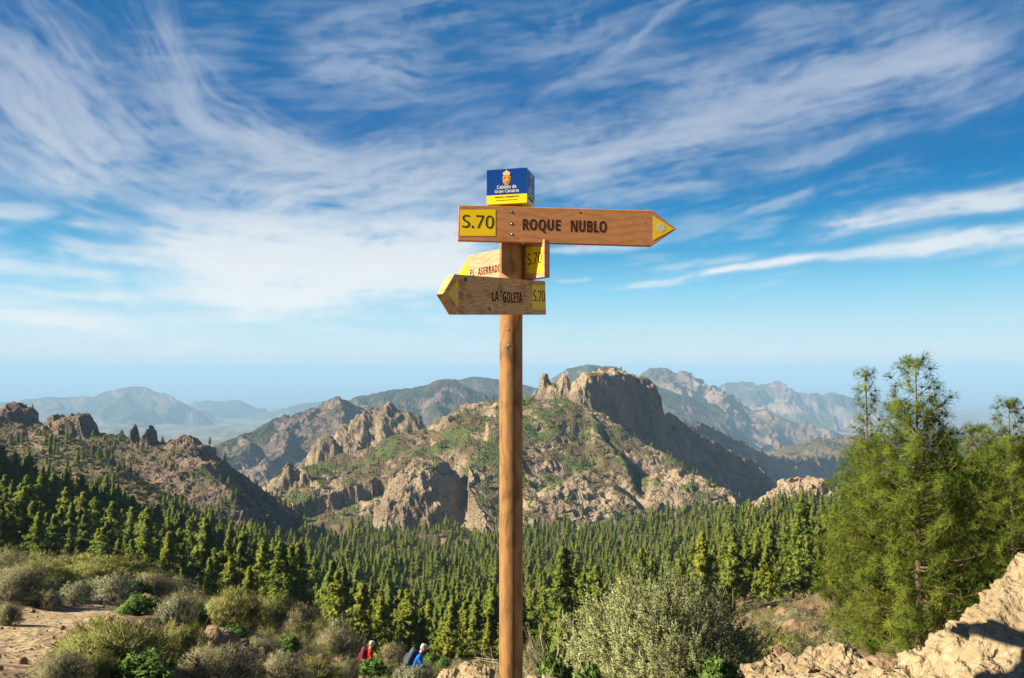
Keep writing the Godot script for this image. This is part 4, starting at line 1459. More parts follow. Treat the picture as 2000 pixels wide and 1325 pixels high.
# a flat shape with thickness and chamfered rims; outline anticlockwise in (u, v), front face at depth 0
func slab(outline: PackedVector2Array, thick: float, bevel: float) -> ArrayMesh:
	var st := SurfaceTool.new()
	st.begin(Mesh.PRIMITIVE_TRIANGLES)
	st.set_smooth_group(-1)
	var n := outline.size()
	var inner := PackedVector2Array()
	for i in n:
		var a := outline[(i + n - 1) % n]
		var b := outline[i]
		var c := outline[(i + 1) % n]
		var d1 := (b - a).normalized()
		var d2 := (c - b).normalized()
		var n1 := Vector2(-d1.y, d1.x)
		var n2 := Vector2(-d2.y, d2.x)
		inner.append(b + (n1 + n2) * (bevel / (1.0 + n1.dot(n2))))
	var tris := Geometry2D.triangulate_polygon(inner)
	var put := func(p: Vector2, z: float, uv: Vector2):
		st.set_uv(uv)
		st.add_vertex(Vector3(p.x, p.y, z))
	for k in range(0, tris.size(), 3):
		var t := [inner[tris[k]], inner[tris[k + 1]], inner[tris[k + 2]]]
		if (t[1] - t[0]).cross(t[2] - t[0]) > 0.0: t = [t[0], t[2], t[1]]
		for q in t: put.call(q, 0.0, q)
		for q in [t[0], t[2], t[1]]: put.call(q, -thick, q)
	for i in n:
		var j := (i + 1) % n
		var along := outline[i].distance_to(outline[j])
		var rows := [[inner[i], inner[j], 0.0], [outline[i], outline[j], -bevel], [outline[i], outline[j], -thick + bevel], [inner[i], inner[j], -thick]]
		for r in 3:
			var a0: Vector2 = rows[r][0]
			var a1: Vector2 = rows[r][1]
			var b0: Vector2 = rows[r + 1][0]
			var b1: Vector2 = rows[r + 1][1]
			var za: float = rows[r][2]
			var zb: float = rows[r + 1][2]
			var ua := a0
			var ub := a1
			if r == 1:
				# end grain and edges: the grain is squeezed
				ua = a0 * 0.6
				ub = a1 * 0.6
			var off := Vector2(0.0, zb - za) if absf((a1 - a0).x) > absf((a1 - a0).y) else Vector2(zb - za, 0.0)
			put.call(a0, za, ua); put.call(a1, za, ub); put.call(b0, zb, ua + off)
			put.call(a1, za, ub); put.call(b1, zb, ub + off); put.call(b0, zb, ua + off)
	st.generate_normals()
	return st.commit()

func wood_texture(seed_: int, light: Color, dark: Color, rings: float, knots: Array, w := 512, h := 128, grime := 0.25) -> ImageTexture:
	var im := Image.create(w, h, false, Image.FORMAT_RGB8)
	for y in h:
		for x in w:
			var fx := float(x) / h
			var fy := float(y) / h
			var f := fy + 0.16 * nF.get_noise_2d(fx * 0.55 + seed_, fy * 0.9) + 0.02 * nF.get_noise_2d(fx * 3.0, fy * 7.0 + seed_)
			var k := 0.0
			for q in knots:
				var dx: float = (fx - q[0]) / q[2]
				var dy: float = (fy - q[1]) / (q[2] * 0.7)
				var d2 := dx * dx * 0.35 + dy * dy
				f += q[2] * 0.55 * exp(-d2 * 0.5) * signf(dy + 0.01)
				k = maxf(k, 1.0 - ss(0.10, 0.32, dx * dx + dy * dy))
			var ring := 0.5 + 0.5 * sin(f * rings)
			ring = pow(ring, 2.2)
			var fibre := nF.get_noise_2d(fx * 2.2 + seed_ * 3.0, fy * 42.0)
			var stain := nF.get_noise_2d(fx * 1.1 + 70.0 + seed_, fy * 1.6)
			var t := clampf(ring * 0.42 + fibre * 0.42 + maxf(stain, 0.0) * grime * 2.0 + 0.08, 0.0, 1.0)
			var c := light.lerp(dark, t)
			c = c.lerp(dark * 0.35, k)
			im.set_pixel(x, y, c.linear_to_srgb())
	return ImageTexture.create_from_image(im)

func wood(tex: Texture2D, scale_: Vector3) -> StandardMaterial3D:
	var m := StandardMaterial3D.new()
	m.albedo_texture = tex
	m.uv1_scale = scale_
	m.roughness = 0.62
	m.metallic_specular = 0.35
	m.heightmap_enabled = true
	m.heightmap_texture = tex
	m.heightmap_scale = -0.10
	m.heightmap_flip_texture = false
	return m

func lettering(called: String, f: Face, text: String, a: Vector2, b: Vector2, m: Material, parent: Node3D, bold := false, serif := false, proud := 0.0012) -> void:
	var t := TextMesh.new()
	var font := SystemFont.new()
	font.font_names = PackedStringArray(["Droid Serif" if serif else "Droid Sans"])
	font.font_weight = 700 if bold else 400
	t.font = font
	t.text = text
	t.font_size = 64
	t.pixel_size = 0.01
	t.curve_step = 1.0
	t.depth = 0.05
	var box := t.get_aabb()
	var o := obj(called, t, m, parent)
	var sx := (b.x - a.x) / box.size.x
	var sy := (b.y - a.y) / box.size.y
	var sz := proud / box.size.z
	var bs := f.basis()
	var world := Transform3D(Basis(bs.x * sx, bs.y * sy, bs.z * sz), f.at(a.x, a.y, 0.0))
	world.origin -= world.basis * Vector3(box.position.x, box.position.y, box.position.z)
	world.origin += f.n * -0.0002
	o.transform = parent.global_transform.affine_inverse() * world

func plate(called: String, f: Face, pts: Array, m: Material, parent: Node3D, proud: float, label := "") -> MeshInstance3D:
	var out := PackedVector2Array()
	for p in pts: out.append(p)
	if Geometry2D.is_polygon_clockwise(out): out.reverse()
	var o := obj(called, slab(out, proud + 0.0005, 0.0002), m, parent)
	o.transform = parent.global_transform.affine_inverse() * Transform3D(f.basis(), f.at(0, 0, proud))
	if label: o.set_meta("label", label)
	return o

func screw(f: Face, p: Vector2, r: float, m: Material, parent: Node3D, called := "screw") -> void:
	var st := SurfaceTool.new()
	st.begin(Mesh.PRIMITIVE_TRIANGLES)
	var prof := [[0.0, 0.0008], [0.42, 0.0005], [0.5, 0.0022], [0.86, 0.0020], [1.0, 0.0]]
	for i in prof.size() - 1:
		for k in 12:
			var a := TAU * k / 12
			var b := TAU * (k + 1) / 12
			var q := func(i_: int, ang: float) -> Vector3: return Vector3(cos(ang) * prof[i_][0] * r, sin(ang) * prof[i_][0] * r, prof[i_][1])
			for v in [q.call(i, a), q.call(i + 1, b), q.call(i + 1, a), q.call(i, a), q.call(i, b), q.call(i + 1, b)]:
				st.add_vertex(v)
	st.generate_normals()
	var o := obj(called, st.commit(), m, parent)
	o.transform = parent.global_transform.affine_inverse() * Transform3D(f.basis(), f.at(p.x, p.y, 0.0003))

func board(called: String, f: Face, tip: float, left: bool, thick: float, m: Material, root: Node3D, label: String) -> MeshInstance3D:
	var out := PackedVector2Array()
	if left: out = PackedVector2Array([Vector2(0, 0), Vector2(f.l, 0), Vector2(f.l, f.h), Vector2(0, f.h), Vector2(-tip, f.h * 0.5)])
	else: out = PackedVector2Array([Vector2(0, 0), Vector2(f.l, 0), Vector2(f.l + tip, f.h * 0.5), Vector2(f.l, f.h), Vector2(0, f.h)])
	var o := obj(called, slab(out, thick, 0.0025), m, root)
	o.transform = root.global_transform.affine_inverse() * Transform3D(f.basis(), f.o)
	o.set_meta("label", label)
	return o

func rect(f: Face, x0: float, y0: float, x1: float, y1: float) -> Array:
	return [on_face(f, x0, y0), on_face(f, x1, y0), on_face(f, x1, y1), on_face(f, x0, y1)]

func oval(c: Vector2, rx: float, ry: float, n := 14) -> Array:
	var a := []
	for i in n: a.append(c + Vector2(cos(TAU * i / n) * rx, sin(TAU * i / n) * ry))
	return a

# the coat of arms on the box: a crown over a red shield with a gold rim; s is the height of the whole
func arms(f: Face, c: Vector2, s: float, parent: Node3D, wide := 1.0) -> void:
	var sh := func(k: float) -> Array:
		var a := []
		for q in [[-0.5, 0.42], [0.5, 0.42], [0.5, -0.12], [0.40, -0.36], [0.20, -0.50], [0.0, -0.55], [-0.20, -0.50], [-0.40, -0.36], [-0.5, -0.12]]:
			a.append(c + Vector2(q[0] * 0.52 * k * wide, -0.19 + q[1] * 0.62 * k) * s)
		return a
	plate("shield_rim", f, sh.call(1.0), M.gold, parent, 0.0012)
	plate("shield", f, sh.call(0.82), M.red, parent, 0.0020)
	plate("shield_field", f, oval(c + Vector2(0, -0.20) * s, 0.15 * s * wide, 0.20 * s), M.gold, parent, 0.0027)
	plate("shield_tree", f, oval(c + Vector2(0, -0.28) * s, 0.06 * s * wide, 0.075 * s, 8), M.leaf_paint, parent, 0.0033)
	plate("shield_tower", f, [c + Vector2(-0.10 * wide, -0.15) * s, c + Vector2(-0.03 * wide, -0.15) * s, c + Vector2(-0.03 * wide, -0.04) * s, c + Vector2(-0.10 * wide, -0.04) * s], M.red, parent, 0.0033)
	plate("crown", f, [c + Vector2(-0.20 * wide, 0.10) * s, c + Vector2(0.20 * wide, 0.10) * s, c + Vector2(0.27 * wide, 0.26) * s, c + Vector2(0.16 * wide, 0.37) * s, c + Vector2(0.05 * wide, 0.40) * s, c + Vector2(0.03 * wide, 0.50) * s, c + Vector2(-0.03 * wide, 0.50) * s, c + Vector2(-0.05 * wide, 0.40) * s, c + Vector2(-0.16 * wide, 0.37) * s, c + Vector2(-0.27 * wide, 0.26) * s], M.pale_gold, parent, 0.0024)

func build_signpost() -> void:
	M.yellow = mat(Color(0.80, 0.56, 0.01), 0.42)
	M.yellow_worn = mat(Color(0.72, 0.50, 0.025), 0.55)
	M.ink = mat(Color(0.022, 0.012, 0.008), 0.8)
	M.burnt = mat(Color(0.045, 0.016, 0.008), 0.9)
	M.paper = mat(Color(0.55, 0.50, 0.28), 0.6)
	M.steel = mat(Color(0.45, 0.42, 0.36), 0.35)
	M.steel.metallic = 0.9
	M.hole = mat(Color(0.02, 0.012, 0.008), 0.95)
	M.blue = mat(Color(0.006, 0.040, 0.20), 0.16)
	M.blue.metallic_specular = 0.5
	M.white = mat(Color(0.8, 0.8, 0.8), 0.4)
	M.gold = mat(Color(0.70, 0.42, 0.04), 0.45)
	M.pale_gold = mat(Color(0.68, 0.42, 0.20), 0.45)
	M.red = mat(Color(0.55, 0.02, 0.02), 0.45)
	M.leaf_paint = mat(Color(0.05, 0.25, 0.03), 0.5)
	M.box_yellow = mat(Color(0.80, 0.60, 0.015), 0.2)
	M.under = mat(Color(0.06, 0.05, 0.04), 0.8)
	var w1 := wood(wood_texture(1, Color(0.50, 0.225, 0.080), Color(0.33, 0.130, 0.046), 30.0, [[3.35, 0.13, 0.10], [5.15, 0.36, 0.05]], 1024, 128, 0.15), Vector3(1.0 / 1.45, -1.0 / 0.18, 1))
	var w2 := wood(wood_texture(2, Color(0.56, 0.31, 0.17), Color(0.36, 0.16, 0.085), 40.0, [[1.2, 0.45, 0.13]], 768, 128, 0.2), Vector3(1.0 / 1.1, -1.0 / 0.18, 1))
	var w3 := wood(wood_texture(3, Color(0.60, 0.37, 0.145), Color(0.29, 0.14, 0.045), 60.0, [[0.42, 0.14, 0.16], [1.95, 0.40, 0.13], [1.40, 0.86, 0.12]], 768, 128, 0.45), Vector3(1.0 / 1.1, -1.0 / 0.18, 1))
	w1.resource_name = "reddish_wood"
	# root at the post's foot
	var z0 := 3.7
	var top := P(998, 398, z0)
	var foot := Vector3(top.x, ground(top.x, -z0) - 0.25, -z0)
	var root := thing("signpost", Vector3(top.x, ground(top.x, -z0), -z0))
	tag(root, "wooden trail signpost with three arrow boards and a blue box on top", "signpost")
	# the post: a round pole, slightly uneven, with a drying crack
	var st := SurfaceTool.new()
	st.begin(Mesh.PRIMITIVE_TRIANGLES)
	var hgt := top.y - foot.y
	var n := 96
	var rows := 48
	for j in rows:
		for i in n:
			for q in [[i, j], [i + 1, j + 1], [i + 1, j], [i, j], [i, j + 1], [i + 1, j + 1]]:
				var a: float = TAU * q[0] / n
				var y: float = hgt * q[1] / rows
				var r := 0.0588 * (1.0 + 0.012 * nF.get_noise_2d(cos(a) * 0.8 + y * 0.7, sin(a) * 0.8))
				var crack := absf(wrapf(a - 1.27 - 0.05 * sin(y * 2.2), -PI, PI))
				if crack < 0.034 and y < hgt - 0.85 + 0.3 * sin(a): r -= 0.010
				st.set_uv(Vector2(y, a * 0.0588))
				st.add_vertex(Vector3(cos(a) * r, y + foot.y - root.position.y, sin(a) * r))
	for i in n:
		var a := TAU * i / n
		var b := TAU * (i + 1) / n
		var yt := hgt + foot.y - root.position.y
		st.set_uv(Vector2(0, 0)); st.add_vertex(Vector3(0, yt, 0))
		st.set_uv(Vector2(0.02, 0)); st.add_vertex(Vector3(cos(a) * 0.0588, yt, sin(a) * 0.0588))
		st.set_uv(Vector2(0, 0.02)); st.add_vertex(Vector3(cos(b) * 0.0588, yt, sin(b) * 0.0588))
	st.generate_normals()
	var wp := wood(wood_texture(4, Color(0.33, 0.175, 0.062), Color(0.14, 0.070, 0.026), 36.0, [[2.2, 0.3, 0.08], [6.0, 0.7, 0.07]], 1024, 128, 0.35), Vector3(1.0 / 2.4, 1.0 / 0.37, 1))
	var post := obj("post", st.commit(), wp, root)
	var pf := face(P(975, 700, z0 - 0.058), P(1021, 700, z0 - 0.058), P(975, 600, z0 - 0.058))
	for q in [[992, 644], [993, 675], [986, 677]]:
		screw(pf, on_face(pf, q[0], q[1]) , 0.0055, M.steel, post)
	# first board, pointing right
	var f := face(P(893.8, 470, 3.595), P(1272.5, 480.7, 3.595), P(895.3, 400.4, 3.595))
	var b1 := board("arrow_board", f, 0.122, false, 0.036, w1, root, "reddish-brown board carved ROQUE NUBLO pointing right")
	var s1 := plate("sticker", f, rect(f, 899, 410, 968, 461), M.yellow, b1, 0.0010, "yellow plate reading S.70")
	lettering("sticker_lettering", f, "S.70", on_face(f, 902.5, 445), on_face(f, 964.5, 421.5), M.ink, b1, false, false, 0.0022)
	lettering("carved_lettering", f, "ROQUE", on_face(f, 1020.5, 453.8), on_face(f, 1095, 429.6), M.burnt, b1, true)
	lettering("carved_lettering", f, "NUBLO", on_face(f, 1114.5, 452.5), on_face(f, 1184.5, 432), M.burnt, b1, true)
	for y in [414.0, 437.0, 457.0]:
		var c := on_face(f, 998.5, y)
		plate("screw_hole", f, oval(c, 0.0105, 0.0075), M.hole, b1, 0.0006)
		screw(f, c, 0.0062, M.steel, b1)
	var tip := on_face(f, 1317, 447.5)
	plate("arrow_sticker", f, [on_face(f, 1276, 422), on_face(f, 1275.5, 470), tip], M.yellow_worn, b1, 0.0010, "worn yellow arrowhead at the tip")
	plate("worn_patch", f, [on_face(f, 1283, 441), on_face(f, 1290, 436), on_face(f, 1298, 440), on_face(f, 1300, 450), on_face(f, 1292, 454), on_face(f, 1284, 449)], M.paper, b1, 0.0016)
	# second board, behind the post, pointing away to the left
	f = face(P(912, 541.5 + 10, 4.129), P(1063.5, 541.5, 3.585), P(912, 500, 4.129))
	var rt := P(1063.5, 466.8, 3.585)
	var lt := P(912, 500, 4.129)
	f = face(lt - Vector3(0, 0.1885, 0), P(1063.5, 541.5, 3.585), lt)
	var b2 := board("arrow_board", f, 0.10, true, 0.036, w2, root, "pale sunlit board carved EL ASERRADOR pointing away to the left")
	plate("sticker", f, rect(f, 1028, 482.5, 1060, 533), M.yellow, b2, 0.0010, "yellow plate reading S.70, half in shade")
	lettering("sticker_lettering", f, "S.70", on_face(f, 1030.5, 517) + Vector2(0, -0.004), on_face(f, 1058.5, 491), M.ink, b2, false, false, 0.0022)
	var e0 := on_face(f, 918.5, 534)
	var e1 := on_face(f, 927, 517)
	lettering("carved_lettering", f, "EL", Vector2(e0.x, f.h * 0.34), Vector2(e1.x, f.h * 0.34 + 0.042), M.burnt, b2, true)
	var r0 := on_face(f, 933.5, 530)
	lettering("carved_lettering", f, "ASERRADOR", Vector2(r0.x, f.h * 0.34), Vector2(on_face(f, 985, 500).x, f.h * 0.34 + 0.042), M.burnt, b2, true)
	plate("arrow_sticker", f, [Vector2(0.012, f.h * 0.16), Vector2(0.012, f.h * 0.84), Vector2(-0.080, f.h * 0.5)], M.yellow, b2, 0.0010, "yellow arrowhead at the tip")
	# third board, in front of the post, pointing left and towards us
	f = face(P(890.2, 614.6, 3.132), P(1067, 614.8, 3.782), P(891.2, 536, 3.132))
	var b3 := board("arrow_board", f, on_face(f, 891, 575).x - on_face(f, 867.5, 573).x, true, 0.040, w3, root, "knotty yellowish board carved LA GOLETA pointing left")
	plate("sticker", f, rect(f, 1039.5, 557, 1065, 605), M.yellow, b3, 0.0010, "yellow plate reading S.70")
	lettering("sticker_lettering", f, "S.70", on_face(f, 1041.5, 589), on_face(f, 1063.5, 568.5), M.ink, b3, false, false, 0.0022)
	lettering("carved_lettering", f, "LA", on_face(f, 961, 588.5), on_face(f, 974, 569.5), M.burnt, b3, true)
	lettering("carved_lettering", f, "GOLETA", on_face(f, 982.5, 591.5), on_face(f, 1019.5, 571.5), M.burnt, b3, true)
	plate("arrow_sticker", f, [on_face(f, 895, 545), on_face(f, 895, 602.5), on_face(f, 874.5, 572.5)], M.yellow_worn, b3, 0.0010, "worn yellow arrowhead at the tip")
	plate("worn_patch", f, [on_face(f, 884, 568), on_face(f, 891, 564), on_face(f, 893.5, 576), on_face(f, 888, 584)], M.paper, b3, 0.0016)
	for q in [[1026.5, 558, 1.0], [1026, 568, 0.8], [1027, 579, 1.0], [1027.5, 604.5, 1.0], [1009.5, 564, 0.8], [965, 565, 0.8]]:
		plate("nail_hole", f, oval(on_face(f, q[0], q[1]), 0.0042 * q[2], 0.0055 * q[2], 8), M.hole, b3, 0.0006)
	# the box on top: blue with a yellow band below
	var c0 := P(950.6, 400.4, 3.651)
	var c1 := P(1029.0, 396.6, 3.600)
	f = face(c0, c1, P(950.6, 331.4, 3.651))
	f.v = Vector3.UP
	f.u = Vector3(f.u.x, 0, f.u.z).normalized()
	f.n = f.u.cross(f.v)
	f.h = 0.1775
	var box := Node3D.new()
	box.name = "box"
	root.add_child(box)
	box.set_meta("label", "blue and yellow box with a coat of arms on the post's top")
	var g := Face.new()
	g.o = f.at(f.l, 0)
	g.u = -f.n
	g.v = f.v
	g.n = f.u
	g.l = 0.18
	g.h = f.h
	var band := 0.264 * f.h
	for q in [[0.0, band, M.box_yellow, "yellow_band"], [band, f.h, M.blue, "blue_body"]]:
		var shape := PackedVector2Array([Vector2(0, 0), Vector2(f.l, 0), Vector2(f.l, g.l), Vector2(0, g.l)])
		var o := obj(q[3], slab(shape, q[1] - q[0], 0.0012), q[2], box)
		var bs := Basis(f.u, -f.n, Vector3.UP)
		o.transform = root.global_transform.affine_inverse() * Transform3D(bs, f.at(0, q[1], 0))
	arms(f, on_face(f, 989.5, 346), 0.074, box)
	lettering("box_lettering", f, "Cabildo de", on_face(f, 971, 369.5), on_face(f, 1008.5, 360), M.white, box)
	lettering("box_lettering", f, "Gran Canaria", on_face(f, 966.5, 377.5), on_face(f, 1013, 368.5), M.white, box)
	lettering("box_lettering", f, "MEDIO AMBIENTE", on_face(f, 966.5, 387.2), on_face(f, 1013, 381.8), M.ink, box)
	lettering("box_lettering", f, "www.grancanaria.com", on_face(f, 969, 393.0), on_face(f, 1010.5, 388.6), M.ink, box)
	arms(g, Vector2(g.l * 0.5, 0.137), 0.074, box)
	lettering("box_lettering", g, "Cabildo de", Vector2(0.045, 0.078), Vector2(0.135, 0.094), M.white, box)
	lettering("box_lettering", g, "Gran Canaria", Vector2(0.033, 0.057), Vector2(0.147, 0.073), M.white, box)
	lettering("box_lettering", g, "MEDIO AMBIENTE", Vector2(0.033, 0.028), Vector2(0.147, 0.038), M.ink, box)

# ---------------------------------------------------------------- leaves, twigs and pines
# collects triangles with a colour each; no normals, so every blade is lit as the flat thing it is
class Blades:
	var v := PackedVector3Array()
	var c := PackedColorArray()
	func tri(a: Vector3, b: Vector3, d: Vector3, col: Color) -> void:
		v.append(a); v.append(b); v.append(d)
		c.append(col); c.append(col); c.append(col)
	func needle(at: Vector3, dir: Vector3, w: float, roll: Vector3, col: Color) -> void:
		var s := dir.cross(roll).normalized() * w
		tri(at - s, at + s, at + dir, col)
	func leaf(at: Vector3, dir: Vector3, w: float, roll: Vector3, col: Color) -> void:
		var s := dir.cross(roll).normalized() * w
		var m := at + dir * 0.45
		tri(at, m - s, m + s, col)
		tri(m + s, m - s, at + dir, col)
	var n := PackedVector3Array()
	# a triangle turned to face outwards and lit as part of a rounded mass
	func facing(a: Vector3, b: Vector3, d: Vector3, col: Color, out: Vector3) -> void:
		if (b - a).cross(d - a).dot(out) > 0.0: tri(b, a, d, col)
		else: tri(a, b, d, col)
		n.append(out); n.append(out); n.append(out)
	func blade(at: Vector3, dir: Vector3, w: float, roll: Vector3, col: Color, out: Vector3) -> void:
		var s := dir.cross(roll).normalized() * w
		facing(at - s, at + s, at + dir, col, out)
	func leaf_out(at: Vector3, dir: Vector3, w: float, roll: Vector3, col: Color, out: Vector3) -> void:
		var s := dir.cross(roll).normalized() * w
		var m := at + dir * 0.45
		facing(at, m - s, m + s, col, out)
		facing(m + s, m - s, at + dir, col, out)
	# a blade of a rounded clump: wound to face outwards and lit as part of the clump
	func puff(at: Vector3, dir: Vector3, w: float, roll: Vector3, col: Color, out: Vector3) -> void:
		var s := dir.cross(roll).normalized() * w
		var a := at - s
		var b := at + s
		if (b - a).cross(dir).dot(out) > 0.0:
			var k := a
			a = b
			b = k
		tri(a, b, at + dir, col)
		var o := (out + dir.normalized() * 0.55).normalized()
		n.append(out); n.append(out); n.append(o)
	func tube(pts: PackedVector3Array, r0: float, r1: float, n: int, col: Color) -> void:
		for i in pts.size() - 1:
			var d := (pts[i + 1] - pts[i]).normalized()
			var s := d.cross(Vector3(0.31, 0.2, 0.93)).normalized()
			var t := s.cross(d)
			var ra := lerpf(r0, r1, float(i) / (pts.size() - 1))
			var rb := lerpf(r0, r1, float(i + 1) / (pts.size() - 1))
			for k in n:
				var a := TAU * k / n
				var b := TAU * (k + 1) / n
				var ua := s * cos(a) + t * sin(a)
				var ub := s * cos(b) + t * sin(b)
				tri(pts[i] + ua * ra, pts[i + 1] + ua * rb, pts[i] + ub * ra, col)
				tri(pts[i] + ub * ra, pts[i + 1] + ua * rb, pts[i + 1] + ub * rb, col)
	func mesh() -> ArrayMesh:
		var arr := []
		arr.resize(Mesh.ARRAY_MAX)
		arr[Mesh.ARRAY_VERTEX] = v
		arr[Mesh.ARRAY_COLOR] = c
		if n.size() == v.size(): arr[Mesh.ARRAY_NORMAL] = n
		var m := ArrayMesh.new()
		m.add_surface_from_arrays(Mesh.PRIMITIVE_TRIANGLES, arr)
		return m

func rdir(g: RandomNumberGenerator) -> Vector3:
	var y := g.randf_range(-1.0, 1.0)
	var a := g.randf() * TAU
	var r := sqrt(1.0 - y * y)
	return Vector3(cos(a) * r, y, sin(a) * r)

func leafy(c: Color, back: float) -> StandardMaterial3D:
	var m := mat(c, 0.7, true)
	m.backlight_enabled = true
	m.backlight = Color(back, back, back).linear_to_srgb()
	m.cull_mode = BaseMaterial3D.CULL_DISABLED
	return m

# a pine seen from afar: a straight trunk and a crown of needle tufts; [trunk, crown], height 1
func far_pine(seed_: int, wide: float, low: float, tufts: int, blades: int, col: Color) -> Array:
	var g := RandomNumberGenerator.new()
	g.seed = seed_
	var tr := Blades.new()
	var lean := Vector3(g.randf_range(-0.02, 0.02), 0, g.randf_range(-0.02, 0.02))
	tr.tube(PackedVector3Array([Vector3(0, -0.03, 0), Vector3(0, 0.3, 0) + lean * 0.3, Vector3(0, 0.65, 0) + lean * 0.65, Vector3(0, 0.96, 0) + lean]), 0.014, 0.003, 6, Color(0.11, 0.075, 0.05))
	var cr := Blades.new()
	# the crown: clumps of needles in uneven tiers, thinner towards the top
	for q in tufts:
		var t := pow(g.randf(), 0.85)
		var y := lerpf(low, 0.96, t)
		var ty := (y - low) / (1.0 - low)
		var rmax := wide * pow(1.0 - ty, 0.80) * (0.60 + 0.45 * ss(0.0, 0.25, ty)) * (0.80 + 0.34 * sin(y * 40.0 + seed_))
		var a := g.randf() * TAU
		rmax *= 0.82 + 0.34 * sin(a * 3.0 + y * 9.0 + seed_)
		var rr := rmax * sqrt(g.randf_range(0.2, 1.0))
		var axis := lean * y + Vector3(0, y - rr * 0.3, 0)
		var c := Vector3(cos(a) * rr, y + rr * 0.25, sin(a) * rr) + lean * y
		var size := (0.024 + 0.018 * (1.0 - ty)) * g.randf_range(0.65, 1.35)
		var cc := col * g.randf_range(0.78, 1.22)
		cc = cc.lerp(Color(cc.g * 1.02, cc.g * 0.94, cc.b), g.randf() * 0.45)
		var outer := (c - axis).normalized()
		for k in blades:
			var d := (rdir(g) + outer * 0.5 + Vector3(0, 0.25, 0)).normalized()
			var out := (d * 0.75 + outer * 0.45).normalized()
			var ln := size * g.randf_range(0.75, 1.15)
			cr.puff(c + d * ln * 0.1, d * ln, size * 0.24, rdir(g), cc, out)
	return [tr.mesh(), cr.mesh()]

# one long-needled tuft, 1 unit long, pointing up
func tuft_into(b: Blades, at: Vector3, dir: Vector3, len_: float, count: int, w: float, g: RandomNumberGenerator, col: Color, away: Vector3) -> void:
	for k in count:
		var d := (dir * g.randf_range(0.2, 1.0) + rdir(g) * 0.62).normalized()
		var out := (d * 0.75 + away * 0.65).normalized()
		d = (d + Vector3(0, -0.10, 0)).normalized() * len_ * g.randf_range(0.75, 1.1)
		var s := d.cross(rdir(g)).normalized() * w
		var mid := at + d * 0.55
		var tip := at + d + Vector3(0, -0.14 * len_ * absf(1.0 - d.normalized().y), 0)
		var cc := col * g.randf_range(0.8, 1.2)
		b.facing(at - s, at + s, mid + s, cc, out)
		b.facing(mid - s * 0.8, mid + s, tip, cc, out)

# a pine close by, built branch by branch; heights and reaches in metres
func near_pine(seed_: int, h: float, prof: Array, lens: float, per: int, thin_top: float, w := 0.0062) -> Array:
	var g := RandomNumberGenerator.new()
	g.seed = seed_
	var wood := Color(0.15, 0.105, 0.07)
	var tr := Blades.new()
	var spine := PackedVector3Array()
	var bend := Vector2(g.randf_range(-0.05, 0.05), g.randf_range(-0.05, 0.05))
	for i in 14:
		var t := i / 13.0
		spine.append(Vector3(bend.x * sin(t * 4.0), -0.3 + t * (h + 0.25), bend.y * sin(t * 5.0 + 1.0)))
	tr.tube(spine, 0.014 * h, 0.006, 9, wood)
	var br := Blades.new()
	var nd := Blades.new()
	var y := 0.04 * h
	var whorl := 0.0
	while y < h * 0.985:
		var t := y / h
		# how far the branches reach at this height
		var i := 0
		while i < prof.size() - 2 and t > prof[i + 1][0]: i += 1
		var reach: float = lerpf(prof[i][1], prof[i + 1][1], clampf((t - prof[i][0]) / (prof[i + 1][0] - prof[i][0]), 0.0, 1.0))
		var sparse := t > thin_top
		var n := 4 if sparse else 8 + (g.randi() % 3)
		whorl += g.randf_range(0.5, 1.3)
		for k in n:
			var a := whorl + TAU * k / n + g.randf_range(-0.25, 0.25)
			var ln := reach * g.randf_range(0.65, 1.08)
			var flat := Vector3(cos(a), 0, sin(a))
			var rise := lerpf(-0.05, 0.95, pow(t, 1.3)) + g.randf_range(-0.1, 0.15)
			var at := Vector3(bend.x * sin(t * 4.0), y + g.randf_range(-0.06, 0.06), bend.y * sin(t * 5.0 + 1.0))
			var pts := PackedVector3Array()
			for q in 6:
				var s := q / 5.0
				pts.append(at + flat * ln * s + Vector3(0, ln * (rise * s - 0.18 * s * (1.0 - s) + 0.28 * s * s * (1.0 - t)), 0) + rdir(g) * 0.03 * s)
			br.tube(pts, maxf(0.006, 0.014 * ln), 0.004, 5, wood)
			# tufts along the outer part and on side twigs
			var steps := maxi(2, int(ln / 0.115))
			for q in range(1, steps + 1):
				var s := float(q) / steps
				if s < 0.30 and not sparse: continue
				var fi := s * 5.0
				var p0 := pts[mini(int(fi), 4)].lerp(pts[mini(int(fi) + 1, 5)], fi - int(fi))
				var twig := (flat * g.randf_range(0.3, 0.9) + Vector3(0, g.randf_range(0.2, 0.9), 0) + rdir(g) * 0.8).normalized()
				var tl := g.randf_range(0.05, 0.28) * minf(1.0, ln) * (1.0 - 0.4 * s)
				var p1 := p0 + twig * tl
				if q == steps:
					p1 = pts[5]
					twig = (flat * 0.6 + Vector3(0, 0.7, 0)).normalized()
				else:
					br.tube(PackedVector3Array([p0, p1]), 0.005, 0.003, 3, wood)
				var col := Color(0.090, 0.138, 0.020).lerp(Color(0.155, 0.182, 0.028), g.randf()) * g.randf_range(0.8, 1.15)
				tuft_into(nd, p1, twig, lens * g.randf_range(0.75, 1.1), per, w, g, col, (flat + Vector3(0, 0.35, 0)).normalized())
		y += (0.34 if sparse else 0.22) * g.randf_range(0.8, 1.2) * h / 6.5
	tuft_into(nd, Vector3(bend.x * sin(4.0), h * 0.97, bend.y * sin(6.0)), Vector3.UP, lens, per * 2, w, g, Color(0.14, 0.19, 0.03), Vector3.UP)
	return [tr.mesh(), br.mesh(), nd.mesh()]

